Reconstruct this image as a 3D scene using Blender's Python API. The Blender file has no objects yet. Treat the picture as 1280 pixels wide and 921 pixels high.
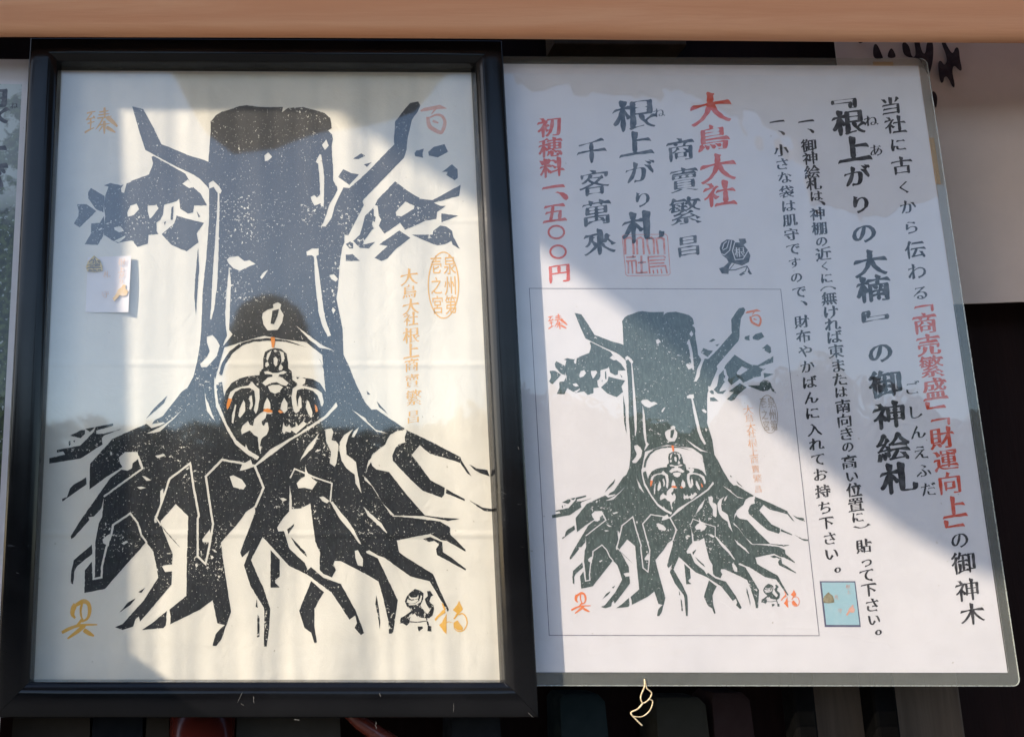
import bpy, math, random
import numpy as np
from mathutils import Vector, Matrix, noise
from mathutils.geometry import delaunay_2d_cdt

SC = bpy.context.scene
COL = SC.collection

# ------------------------------------------------------------------ camera, sky, sun, exposure
Z0 = 1.28                                   # height of the print's lower edge above the ground
FPX, CX, CY = 1200.0, 316.57, 460.5         # the photograph is a crop: lens axis left of its middle
R = np.array([[0.99997342, -0.00167162, -0.00709708],
              [0.00304341, 0.9802096, 0.19793909],
              [0.00662575, -0.19795543, 0.98018863]])
CAM = Vector((0.1339453, -0.63504056, Z0 + 0.0725855))
RIGHT = Vector((R[0, 0], R[0, 2], -R[0, 1]))
DOWN = Vector((R[1, 0], R[1, 2], -R[1, 1]))
FWD = Vector((R[2, 0], R[2, 2], -R[2, 1]))
cd = bpy.data.cameras.new("camera")
cam = bpy.data.objects.new("camera", cd)
COL.objects.link(cam)
cam.matrix_world = Matrix(((RIGHT.x, -DOWN.x, -FWD.x, CAM.x), (RIGHT.y, -DOWN.y, -FWD.y, CAM.y),
                           (RIGHT.z, -DOWN.z, -FWD.z, CAM.z), (0, 0, 0, 1)))
cd.sensor_width = 36.0
cd.lens = FPX / 1280 * 36.0
cd.shift_x = (640 - CX) / 1280
cd.shift_y = (CY - 460.5) / 1280
cd.clip_start, cd.clip_end = 0.01, 2000
SC.camera = cam

SUNV = Vector((-30, -15, 17.5)).normalized()  # towards the sun
wd = bpy.data.worlds.new("World")
SC.world = wd
wd.use_nodes = True
wn = wd.node_tree
sky = wn.nodes.new("ShaderNodeTexSky")
sky.sky_type = 'NISHITA'
sky.sun_disc = False
sky.sun_elevation = math.asin(SUNV.z)
sky.sun_rotation = math.atan2(SUNV.x, SUNV.y)
sky.dust_density = 1.0
sky.ozone_density = 2.0
wn.links.new(sky.outputs[0], wn.nodes["Background"].inputs[0])
wn.nodes["Background"].inputs[1].default_value = 0.14
sl = bpy.data.lights.new("sun", 'SUN')
sl.energy = 3.6
sl.angle = math.radians(0.53)
sl.color = (1.0, 0.88, 0.70)
so = bpy.data.objects.new("sun", sl)
COL.objects.link(so)
so.rotation_euler = SUNV.to_track_quat('Z', 'Y').to_euler()
so.location = SUNV * 30
SC.view_settings.view_transform = 'Standard'
SC.view_settings.look = 'None'
SC.view_settings.exposure = 1.14
SC.view_settings.gamma = 1.0
SC.render.engine = 'CYCLES'
SC.cycles.transparent_max_bounces = 16

random.seed(7)


def at(px, py, Y=0.0):
    """a pixel of the 1280 px photograph -> the point of the upright plane at depth Y"""
    d = FWD * FPX + RIGHT * (px - CX) + DOWN * (py - CY)
    t = (Y - CAM.y) / d.y
    return CAM + d * t


# ------------------------------------------------------------------ object helpers
def tag(o, label, cat, group=None):
    o["label"] = label
    o["category"] = cat
    if group:
        o["group"] = group
    return o


def thing(name, label, cat, loc, group=None):
    o = bpy.data.objects.new(name, None)
    o.empty_display_size = 0.02
    COL.objects.link(o)
    o.location = loc
    o["base"] = list(loc)
    return tag(o, label, cat, group)


def base_of(p):
    while p is not None:
        if "base" in p:
            return Vector(p["base"])
        p = p.parent
    return Vector((0, 0, 0))


class MB:
    """collects faces in world coordinates; build() links them as ONE mesh object"""

    def __init__(s):
        s.v, s.f = [], []

    def add(s, vs, fs):
        n = len(s.v)
        s.v += [tuple(v) for v in vs]
        s.f += [tuple(i + n for i in f) for f in fs]

    def box(s, a, b, bev=0.0):
        x0, x1 = sorted((a[0], b[0])); y0, y1 = sorted((a[1], b[1])); z0, z1 = sorted((a[2], b[2]))
        if bev <= 0:
            s.add([(x0, y0, z0), (x1, y0, z0), (x1, y1, z0), (x0, y1, z0), (x0, y0, z1), (x1, y0, z1), (x1, y1, z1), (x0, y1, z1)],
                  [(0, 3, 2, 1), (4, 5, 6, 7), (0, 1, 5, 4), (1, 2, 6, 5), (2, 3, 7, 6), (3, 0, 4, 7)])
            return
        c = [(x0, z0), (x1, z0), (x1, z1), (x0, z1)]
        rings = []
        for k, (yy, ins) in enumerate(((y1, bev), (y1 - bev * .3, bev * .3), (y1 - bev, 0), (y0 + bev, 0), (y0 + bev * .3, bev * .3), (y0, bev))):
            rings.append([(x0 + ins, yy, z0 + ins), (x1 - ins, yy, z0 + ins), (x1 - ins, yy, z1 - ins), (x0 + ins, yy, z1 - ins)])
        vs = [p for r in rings for p in r]
        fs = [(0, 1, 2, 3)]
        for k in range(5):
            for i in range(4):
                j = (i + 1) % 4
                fs.append((k * 4 + i, (k + 1) * 4 + i, (k + 1) * 4 + j, k * 4 + j))
        fs.append((20, 23, 22, 21))
        s.add(vs, fs)

    def slab(s, pts, y0, y1):
        """a flat outline (x, z) given real thickness between two depths"""
        tri = fill([pts])
        n = len(tri[0])
        s.add([(x, y0, z) for x, z in tri[0]] + [(x, y1, z) for x, z in tri[0]],
              [f[::-1] for f in tri[1]] + [tuple(i + n for i in f) for f in tri[1]])
        m = len(pts)
        s.add([(x, y0, z) for x, z in pts] + [(x, y1, z) for x, z in pts],
              [(i, (i + 1) % m, m + (i + 1) % m, m + i) for i in range(m)])

    def tube(s, pts, r, n=6):
        pts = [Vector(p) for p in pts]
        vs, fs = [], []
        for i, p in enumerate(pts):
            t = (pts[min(i + 1, len(pts) - 1)] - pts[max(i - 1, 0)]).normalized()
            a = t.orthogonal().normalized() if i == 0 else (pa - t * pa.dot(t)).normalized()
            pa = a
            b = t.cross(a)
            rr = r[i] if isinstance(r, (list, tuple)) else r
            for k in range(n):
                w = 2 * math.pi * k / n
                vs.append(p + (a * math.cos(w) + b * math.sin(w)) * rr)
        for i in range(len(pts) - 1):
            for k in range(n):
                j = (k + 1) % n
                fs.append((i * n + k, i * n + j, (i + 1) * n + j, (i + 1) * n + k))
        fs.append(tuple(range(n))[::-1])
        fs.append(tuple((len(pts) - 1) * n + k for k in range(n)))
        s.add(vs, fs)

    def build(s, name, mat, parent=None, smooth=False, angle=None):
        b = base_of(parent)
        me = bpy.data.meshes.new(name)
        me.from_pydata([(v[0] - b.x, v[1] - b.y, v[2] - b.z) for v in s.v], [], s.f)
        me.materials.append(mat)
        me.validate()
        me.update()
        if smooth:
            me.polygons.foreach_set("use_smooth", [True] * len(me.polygons))
            if angle:
                me.set_sharp_from_angle(angle=math.radians(angle))
        o = bpy.data.objects.new(name, me)
        COL.objects.link(o)
        o.parent = parent
        return o


def area2(p):
    return sum(p[i][0] * p[(i + 1) % len(p)][1] - p[(i + 1) % len(p)][0] * p[i][1] for i in range(len(p)))


def fill(loops):
    """outlines (counter-clockwise solid, clockwise hole) filled by winding number -> (points, triangles)"""
    if len(loops) == 1 and area2(loops[0]) < 0:
        loops = [loops[0][::-1]]
    vs, ed = [], []
    for lp in loops:
        n = len(vs)
        vs += [Vector(p) for p in lp]
        ed += [(n + i, n + (i + 1) % len(lp)) for i in range(len(lp))]
    a = np.array([vs[e[0]] for e in ed])
    b = np.array([vs[e[1]] for e in ed])
    r = delaunay_2d_cdt(vs, ed, [], 0, 1e-9)
    P = np.array([tuple(v) for v in r[0]])
    F = np.array([f for f in r[2] if len(f) == 3])
    if not len(F):
        return [], []
    c = P[F].mean(1)
    cx, cy = c[:, 0][:, None], c[:, 1][:, None]
    side = (b[:, 0] - a[:, 0]) * (cy - a[:, 1]) - (cx - a[:, 0]) * (b[:, 1] - a[:, 1])
    wn_ = ((a[:, 1] <= cy) & (b[:, 1] > cy) & (side > 0)).sum(1) - ((a[:, 1] > cy) & (b[:, 1] <= cy) & (side < 0)).sum(1)
    out = []
    for f in F[wn_ > 0]:
        q = [P[i] for i in f]
        out.append(tuple(int(i) for i in (f if area2(q) > 0 else f[::-1])))
    return [tuple(v) for v in P], out


def layered(polys):
    """painter's order: (sign, outline); later outlines ink or carve over earlier ones -> one flat mesh"""
    vs, fs = [], []
    for sg, p in polys:
        if area2(p) < 0:
            p = p[::-1]
        n = len(vs)
        vs += [Vector(q) for q in p]
        fs.append(list(range(n, n + len(p))))
    r = delaunay_2d_cdt(vs, [], fs, 1, 1e-7)
    keep = []
    for f, src in zip(r[2], r[5]):
        if src and polys[max(src)][0] > 0:
            a = [r[0][i] for i in f]
            keep.append(tuple(f) if area2(a) > 0 else tuple(f)[::-1])
    used = sorted({i for f in keep for i in f})
    mp = {i: k for k, i in enumerate(used)}
    return [tuple(r[0][i]) for i in used], [tuple(mp[i] for i in f) for f in keep]


def rough(p, step, amp, seed=0.0):
    """subdivide an outline and jitter it, as a knife leaves it"""
    out = []
    n = len(p)
    for i in range(n):
        a, b = Vector(p[i]), Vector(p[(i + 1) % n])
        k = max(1, int((b - a).length / step))
        d = (b - a)
        nr = Vector((d.y, -d.x)).normalized() if d.length > 0 else Vector((0, 0))
        for j in range(k):
            q = a + d * (j / k)
            w = noise.noise(Vector((q.x * 0.45, q.y * 0.45, seed))) + 0.6 * noise.noise(Vector((q.x * 1.3, q.y * 1.3, seed + 5)))
            q = q + nr * (amp * w * (1 if j else 0.4))
            out.append((q.x, q.y))
    return out


def stroke(pts, w, cap=0.5):
    """a line of width w (number or list) as an outline"""
    L, Rr = [], []
    P = [Vector(p) for p in pts]
    for i, p in enumerate(P):
        t1 = (P[i] - P[i - 1]).normalized() if i else None
        t2 = (P[i + 1] - P[i]).normalized() if i < len(P) - 1 else None
        if t1 is None: t1 = t2
        if t2 is None: t2 = t1
        t = (t1 + t2)
        t = t.normalized() if t.length > 1e-6 else t2
        nr = Vector((-t.y, t.x))
        c = max(0.55, Vector((-t2.y, t2.x)).dot(nr))
        ww = w[i] if isinstance(w, (list, tuple)) else w
        e = Vector((0, 0))
        if i == 0: e = -t * ww * cap * .5
        if i == len(P) - 1: e = t * ww * cap * .5
        L.append(tuple(p + nr * (ww / 2 / c) + e))
        Rr.append(tuple(p - nr * (ww / 2 / c) + e))
    return L + Rr[::-1]

# ------------------------------------------------------------------ brush lettering grown from the built-in type
_GL, _ST = {}, {}


def glyph_loops(ch):
    if ch in _GL:
        return _GL[ch]
    cu = bpy.data.curves.new("type_sample", 'FONT')
    cu.body = ch
    cu.size = 1.0
    cu.resolution_u = 3
    o = bpy.data.objects.new("type_sample", cu)
    COL.objects.link(o)
    dg = bpy.context.evaluated_depsgraph_get()
    dg.update()
    me = bpy.data.meshes.new_from_object(o.evaluated_get(dg))
    v = [(p.co.x, p.co.y) for p in me.vertices]
    key = {}
    idx = [key.setdefault((round(p[0], 5), round(p[1], 5)), i) for i, p in enumerate(v)]
    cnt = {}
    for p in me.polygons:
        vv = [idx[i] for i in p.vertices]
        if area2([v[i] for i in vv]) < 0:
            vv = vv[::-1]
        for i in range(len(vv)):
            a, b = vv[i], vv[(i + 1) % len(vv)]
            if a != b:
                cnt[(a, b)] = 1
    nxt = {}
    for (a, b) in cnt:
        if (b, a) not in cnt:
            nxt.setdefault(a, []).append(b)
    loops = []
    while nxt:
        a = next(iter(nxt))
        lp = [a]
        while True:
            q = nxt.get(lp[-1])
            if not q:
                break
            b = q.pop()
            if not q:
                del nxt[lp[-1]]
            if b == lp[0]:
                break
            lp.append(b)
        if len(lp) > 2:
            loops.append([v[i] for i in lp])
    bpy.data.objects.remove(o)
    bpy.data.curves.remove(cu)
    bpy.data.meshes.remove(me)
    _GL[ch] = loops
    return loops


def brush(ch, bold=0.0, wild=1.0, seed=0):
    """outline loops of a character with brush entries, blobs and swept tips, centred on (0,0), em = 1"""
    k = (ch, round(bold, 3), round(wild, 2), seed)
    if k in _ST:
        return _ST[k]
    res = []
    for lp in glyph_loops(ch):
        p = [Vector(q) for q in lp]
        n = len(p)
        q = [a.copy() for a in p]
        if wild > 0 and n >= 4:
            for i in range(n):
                a, b = p[i], p[(i + 1) % n]
                e = b - a
                if not 0.045 < e.length < 0.115:
                    continue
                c1 = (a - p[i - 1]).normalized().cross(e.normalized())
                c2 = e.normalized().cross((p[(i + 2) % n] - b).normalized())
                if c1 < 0.7 or c2 < 0.7:
                    continue
                d = Vector((e.y, -e.x)).normalized()
                s = Vector((-d.y, d.x))            # from a towards b
                ang = math.degrees(math.atan2(d.y, d.x))
                if -30 <= ang <= 35:               # end of a horizontal: heavy blob
                    q[i] += (d * .030 - s * .030) * wild
                    q[(i + 1) % n] += (-d * .018 + s * .022) * wild
                elif abs(ang) > 140:               # start of a horizontal: slanted head
                    q[i] += (-d * .012 + s * .0) * wild
                    q[(i + 1) % n] += (d * .018 + s * .026) * wild
                elif 55 < ang < 125:               # head of a vertical
                    q[i] += (-d * .022 - s * .020) * wild
                    q[(i + 1) % n] += (d * .030 + s * .016) * wild
                elif -125 < ang < -60:             # foot of a vertical: tapers
                    q[i] += (d * .012 + s * .018) * wild
                    q[(i + 1) % n] += (-d * .020 - s * .012) * wild
                elif -150 <= ang <= -125 or 125 <= ang <= 140:   # sweep to lower left: pointed
                    q[i] += (d * .050 + s * .030) * wild
                    q[(i + 1) % n] += (d * .010 - s * .026) * wild
                else:                              # press to lower right: broad foot
                    q[i] += (d * .020 - s * .026) * wild
                    q[(i + 1) % n] += (d * .030 + s * .006) * wild
        # resample
        r = []
        for i in range(n):
            a, b = q[i], q[(i + 1) % n]
            m = max(1, int((b - a).length / 0.045))
            for j in range(m):
                r.append(a + (b - a) * (j / m))
        n = len(r)
        out = []
        for i in range(n):
            t = (r[(i + 1) % n] - r[i - 1])
            if t.length < 1e-9:
                out.append(r[i]); continue
            nr = Vector((t.y, -t.x)).normalized()
            w = bold + wild * (0.013 * nr.x * nr.x - 0.014 * nr.y * nr.y)
            w += wild * 0.014 * noise.noise(Vector((r[i].x * 4.2, r[i].y * 4.2, seed * 3.1 + ord(ch) * .37)))
            out.append(r[i] + nr * w)
        sm = []
        for i in range(n):
            a, b = out[i], out[(i + 1) % n]
            sm.append(a * .75 + b * .25)
            sm.append(a * .25 + b * .75)
        fin = []
        for a in sm:
            x, y = a.x - .5, a.y - .38
            y += 0.105 * wild * x - 0.06 * wild * x * x
            x += 0.02 * wild * y
            fin.append((x, y))
        res.append(fin)
    _ST[k] = res
    return res


def letters(mb, chars, Y, bold=0.0, wild=1.0, squash=1.0, plane=None):
    """chars: (character, px, py, width in px); laid on the plane Y"""
    for i, (ch, px, py, sz) in enumerate(chars):
        c = at(px, py, plane if plane is not None else Y)
        em = (at(px + sz / 2, py, Y) - at(px - sz / 2, py, Y)).x / 0.92
        want = sum(area2(l) for l in glyph_loops(ch)) / 2
        for b_, w_ in ((bold, wild), (bold * .8, wild * .6), (bold * .5, wild * .3), (bold * .3, .1), (0, 0)):
            vs, fs = fill(brush(ch, b_, w_, 0))
            if sum(area2([vs[i] for i in f]) for f in fs) / 2 > want * .75:
                break
        ox = oy = 0
        if ch in "﹁﹂﹃﹄︵︶﹅。":
            ox = (min(v[0] for v in vs) + max(v[0] for v in vs)) / 2
            oy = (min(v[1] for v in vs) + max(v[1] for v in vs)) / 2
        vs = [(c.x + (x - ox) * em, c.z + (y - oy) * em * squash) for x, y in vs]
        mb.add([(x, Y, z) for x, z in vs], fs)

# ------------------------------------------------------------------ materials
class NT:
    def __init__(s, name):
        s.m = bpy.data.materials.new(name)
        s.m.use_nodes = True
        s.t = s.m.node_tree
        s.b = s.t.nodes["Principled BSDF"]
        s.out = s.t.nodes["Material Output"]
        s.tc = None

    def n(s, typ, **kw):
        o = s.t.nodes.new(typ)
        for k, v in kw.items():
            setattr(o, k, v)
        return o

    def link(s, a, b):
        s.t.links.new(a, b)

    def put(s, sock, v):
        if hasattr(v, "is_output"):
            s.link(v, sock)
        elif v is not None:
            sock.default_value = v

    def co(s, scale=(1, 1, 1), loc=(0, 0, 0)):
        if s.tc is None:
            s.tc = s.n("ShaderNodeTexCoord")
        mp = s.n("ShaderNodeMapping")
        mp.inputs["Scale"].default_value = scale
        mp.inputs["Location"].default_value = loc
        s.link(s.tc.outputs["Object"], mp.inputs[0])
        return mp.outputs[0]

    def noise(s, scale, detail=2.0, rough=.5, stretch=(1, 1, 1), loc=(0, 0, 0), dist=0.0):
        o = s.n("ShaderNodeTexNoise")
        o.inputs["Scale"].default_value = scale
        o.inputs["Detail"].default_value = detail
        o.inputs["Roughness"].default_value = rough
        o.inputs["Distortion"].default_value = dist
        s.link(s.co(stretch, loc), o.inputs["Vector"])
        return o.outputs[0]

    def math(s, op, a, b=None, c=None, clamp=False):
        o = s.n("ShaderNodeMath", operation=op)
        o.use_clamp = clamp
        s.put(o.inputs[0], a)
        if b is not None: s.put(o.inputs[1], b)
        if c is not None: s.put(o.inputs[2], c)
        return o.outputs[0]

    def ramp(s, v, a, b, lo=0.0, hi=1.0):
        o = s.n("ShaderNodeMapRange")
        o.interpolation_type = 'SMOOTHSTEP'
        s.put(o.inputs[0], v)
        for i, x in enumerate((a, b, lo, hi)):
            o.inputs[i + 1].default_value = x
        return o.outputs[0]

    def mix(s, f, a, b):
        o = s.n("ShaderNodeMix", data_type='RGBA')
        s.put(o.inputs[0], f)
        s.put(o.inputs[6], (*a, 1) if isinstance(a, tuple) else a)
        s.put(o.inputs[7], (*b, 1) if isinstance(b, tuple) else b)
        return o.outputs[2]

    def bump(s, h, strength=1.0, dist=1.0, normal=None):
        o = s.n("ShaderNodeBump")
        o.inputs["Strength"].default_value = strength
        o.inputs["Distance"].default_value = dist
        s.put(o.inputs["Height"], h)
        if normal is not None: s.link(normal, o.inputs["Normal"])
        return o.outputs[0]

    def set(s, color=None, rough=None, normal=None, **kw):
        if color is not None: s.put(s.b.inputs["Base Color"], (*color, 1) if isinstance(color, tuple) else color)
        if rough is not None: s.put(s.b.inputs["Roughness"], rough)
        if normal is not None: s.link(normal, s.b.inputs["Normal"])
        for k, v in kw.items():
            s.put(s.b.inputs[k.replace("_", " ")], v)
        return s


def print_waves(m):
    """the washi hangs in soft vertical waves, two sharp folds across; height in metres"""
    sep = m.n("ShaderNodeSeparateXYZ")
    m.link(m.co(), sep.inputs[0])
    low = m.ramp(sep.outputs[2], 0.0, 0.16, 1.0, 0.32)            # waves strongest along the bottom edge
    top = m.ramp(sep.outputs[2], 0.30, 0.42, 0.0, 0.45)
    w1 = m.noise(38, 1.0, .4, (1, 1, .10), (3, 0, 0))
    w2 = m.noise(14, 1.0, .4, (1, 1, .55), (7, 0, 2))
    h = m.math('MULTIPLY', m.math('MULTIPLY', m.math('ADD', w1, -.5), 0.0085), m.math('ADD', low, top))
    h = m.math('ADD', h, m.math('MULTIPLY', w2, 0.0050))
    for z, a in ((0.2245, .00034), (0.1115, .00040), (0.327, .00020)):
        d = m.math('ABSOLUTE', m.math('ADD', sep.outputs[2], -z))
        h = m.math('ADD', h, m.math('MULTIPLY', m.ramp(d, 0.0, 0.0035, 1.0, 0.0), a))
    h = m.math('ADD', h, m.math('ADD', m.math('MULTIPLY', m.noise(900, 3, .6), 0.00006), m.math('MULTIPLY', m.noise(55, 4, .6, dist=.8), 0.0005)))
    return m.bump(h, 1.0, 1.0)


def sheet_waves(m):
    w2 = m.noise(11, 1.0, .4, (1, 1, .8), (1.3, 0, 4))
    h = m.math('MULTIPLY', w2, 0.0022)
    return m.bump(h, 1.0, 1.0)


def paper_mat(name, col, waves, blot):
    m = NT(name)
    f = m.noise(60, 4, .6)
    c = m.mix(m.ramp(f, .3, .75), col, tuple(x * .955 for x in col))
    if blot:                                                         # faint foxing and dirt specks
        sp = m.ramp(m.noise(330, 1, .5), .775, .80)
        c = m.mix(m.math('MULTIPLY', sp, .5), c, (.25, .19, .10))
    return m.set(c, .85, waves(m), Specular_IOR_Level=.1).m


def ink_mat(name, col, under, waves, wear=1.0, rough=.6, veil_tone=None):
    """block-printed ink: clusters of small misses where the paper shows"""
    m = NT(name)
    cl = m.noise(26, 2, .55, loc=(2, 0, 5))
    fine = m.noise(800, 2, .65)
    mid = m.noise(430, 3, .72, loc=(9, 0, 1))
    th = m.ramp(cl, .38, .72, .70, .57 if wear >= 1 else .58)
    a = m.ramp(m.math('SUBTRACT', mid, th), 0.0, .02)
    b = m.ramp(fine, .66, .69)
    w = m.math('MULTIPLY', m.math('MAXIMUM', a, m.math('MULTIPLY', b, .8)), wear, clamp=True)
    grain = m.ramp(m.noise(700, 2, .6, (1, 1, .25)), .35, .7)
    body = m.mix(grain, tuple(x * .8 for x in col), tuple(min(1, x * 1.25) for x in col))
    if veil_tone:                                                        # veil of light over the upper print, put into the ink colour
        sp = m.n("ShaderNodeSeparateXYZ"); m.link(m.co(), sp.inputs[0])
        tz = m.math('ADD', sp.outputs[2], m.math('MULTIPLY', m.math('ADD', m.noise(18, 3, .6), -.5), .16))
        body = m.mix(m.ramp(tz, .19, .30), body, veil_tone)
    c = m.mix(w, body, under)
    return m.set(c, rough, waves(m), Specular_IOR_Level=.25).m


def plain_ink(name, col, waves, under=(.8, .79, .8), var=.25, rough=.6):
    m = NT(name)
    f = m.ramp(m.noise(160, 3, .6), .35, .75)
    c = m.mix(m.math('MULTIPLY', f, var), col, under)
    return m.set(c, rough, waves(m), Specular_IOR_Level=.2).m


def film_mat(name, amp, scale, tint=(1, 1, 1), haze=0.0, gloss=1.0, stretch=(1, 1, 1), f0=.04, smudge=0.0, det=1.5, gr=.015):
    """clear sheet: Schlick mirror over transparency, optionally a little milky"""
    m = NT(name)
    h = m.math('MULTIPLY', m.noise(scale, det, .5, stretch, (4, 0, 9)), amp)
    nr = m.bump(h, 1.0, 1.0)
    lw = m.n("ShaderNodeLayerWeight")
    lw.inputs[0].default_value = .5
    p5 = m.math('POWER', lw.outputs["Facing"], 5.0)
    f = m.math('ADD', f0, m.math('MULTIPLY', p5, 1 - f0))
    gl = m.n("ShaderNodeBsdfGlossy")
    gl.inputs["Color"].default_value = (gloss, gloss, gloss, 1)
    gl.inputs["Roughness"].default_value = gr
    m.link(nr, gl.inputs["Normal"])
    tr = m.n("ShaderNodeBsdfTransparent")
    tr.inputs["Color"].default_value = (*tint, 1)
    mx = m.n("ShaderNodeMixShader")
    m.put(mx.inputs[0], f)
    m.link(tr.outputs[0], mx.inputs[1])
    m.link(gl.outputs[0], mx.inputs[2])
    res = mx.outputs[0]
    if haze or smudge:
        df = m.n("ShaderNodeBsdfDiffuse")
        df.inputs["Color"].default_value = (.62, .63, .60, 1)
        m2 = m.n("ShaderNodeMixShader")
        v = haze
        if smudge:
            sm = m.ramp(m.noise(9, 4, .7, dist=1.2), .58, .75)
            v = m.math('ADD', haze, m.math('MULTIPLY', sm, smudge))
        elif haze > .1:
            v = m.math('MULTIPLY', m.ramp(m.noise(120, 4, .7), .2, .8, .75, 1.25), haze)
        m.put(m2.inputs[0], v)
        m.link(res, m2.inputs[1])
        m.link(df.outputs[0], m2.inputs[2])
        res = m2.outputs[0]
    m.link(res, m.out.inputs[0])
    m.t.nodes.remove(m.b)
    return m.m


def wood_mat(name, a, b, scale=1.0, rough=.6, axis='x', bumpy=.0004, coat=0.0):
    m = NT(name)
    st = (.06, 1, 1) if axis == 'x' else (1, 1, .06)
    g = m.noise(70 * scale, 6, .65, st, dist=.6)
    g2 = m.noise(9 * scale, 3, .5, st)
    c = m.mix(m.ramp(g, .35, .68), a, b)
    c = m.mix(m.math('MULTIPLY', m.ramp(g2, .4, .7), .35), c, tuple(x * .6 for x in a))
    fine = m.noise(900 * scale, 2, .5, st)
    return m.set(c, rough, m.bump(m.math('ADD', g, m.math('MULTIPLY', fine, .4)), 1.0, bumpy), Coat_Weight=coat, Specular_IOR_Level=.12).m


def lacquer_mat(name, col, rough=.25, scuff=0.5, spec=.5):
    m = NT(name)
    f = m.noise(7, 5, .65)
    sc = m.ramp(m.noise(240, 2, .6, (.25, 1, 1), dist=1.5), .70, .78)
    patch = m.ramp(m.noise(16, 2, .5, loc=(5, 0, 0)), .52, .68)
    w = m.math('MULTIPLY', m.math('MULTIPLY', sc, patch), scuff)
    c = m.mix(m.math('ADD', w, m.math('MULTIPLY', m.ramp(f, .4, .8), .05)), col, tuple(min(1, x + .10) for x in col))
    r = m.ramp(m.noise(30, 4, .6), .3, .75, rough * .75, rough * 1.6)
    return m.set(c, r, m.bump(m.noise(1500, 2, .5), 1.0, .00003), Specular_IOR_Level=spec).m


WASHI = (.80, .755, .66)
WHITE = (.71, .68, .695)
M = dict(
    washi=paper_mat("washi_paper", WASHI, print_waves, True),
    ink=ink_mat("block_ink", (.030, .032, .036), WASHI, print_waves, veil_tone=(.085, .083, .082)),
    ink_plain=plain_ink("block_ink_plain", (.05, .046, .052), print_waves, WASHI, .3),
    gold=plain_ink("ochre_ink", (.80, .44, .085), print_waves, WASHI, .14),
    seal=plain_ink("orange_ink", (.78, .27, .06), print_waves, WASHI, .15),
    hundred=plain_ink("coral_ink", (.72, .34, .20), print_waves, WASHI, .25),
    white=paper_mat("notice_paper", WHITE, sheet_waves, True),
    copy=ink_mat("printed_copy_ink", (.075, .10, .098), WHITE, sheet_waves, .9),
    black=plain_ink("black_ink", (.022, .020, .026), sheet_waves, WHITE, .12),
    blueblack=plain_ink("grey_ink", (.040, .048, .060), sheet_waves, WHITE, .2),
    red=plain_ink("red_ink", (.62, .075, .035), sheet_waves, WHITE, .22),
    redseal=plain_ink("stamp_ink", (.70, .22, .16), sheet_waves, WHITE, .55),
    orange=plain_ink("print_orange", (.78, .20, .06), sheet_waves, WHITE, .2),
    pale=plain_ink("print_pale_orange", (.72, .36, .17), sheet_waves, WHITE, .75),
    line=plain_ink("thin_rule_ink", (.16, .15, .19), sheet_waves, WHITE, .2),
    glass=film_mat("picture_glass", .0006, 7, f0=.063, smudge=.02, gr=.035),
    dullfilm=film_mat("dull_film", .0016, 9, f0=.015, gr=.03, haze=.0),
    film=film_mat("clear_film", .0016, 9, f0=.042, stretch=(1, 1, .8), haze=.01, det=3.5),
    margin=film_mat("film_margin", .0008, 30, tint=(.9, .92, .9), haze=.10, f0=.05),
    frame=lacquer_mat("black_frame_lacquer", (.004, .004, .005), .12, .3, .34),
    beam=wood_mat("planed_cypress", (.74, .33, .17), (.83, .42, .235), .8, .5),
    darkwood=wood_mat("dark_stained_wood", (.010, .003, .0022), (.016, .005, .0038), 1, .75, 'z'),
    brown=wood_mat("brown_wood", (.075, .052, .036), (.11, .078, .055), 1, .6, 'z'),
    blackwood=lacquer_mat("black_wood", (.0012, .0011, .0012), .85, .05, .05),
    packet=paper_mat("packet_paper", (.84, .785, .78), lambda m: m.bump(m.noise(60, 2, .5), 1, .0006), False),
    cloth=paper_mat("curtain_cloth", (.58, .44, .36), lambda m: m.bump(m.noise(1500, 2, .6), 1, .0001), False),
)

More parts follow.
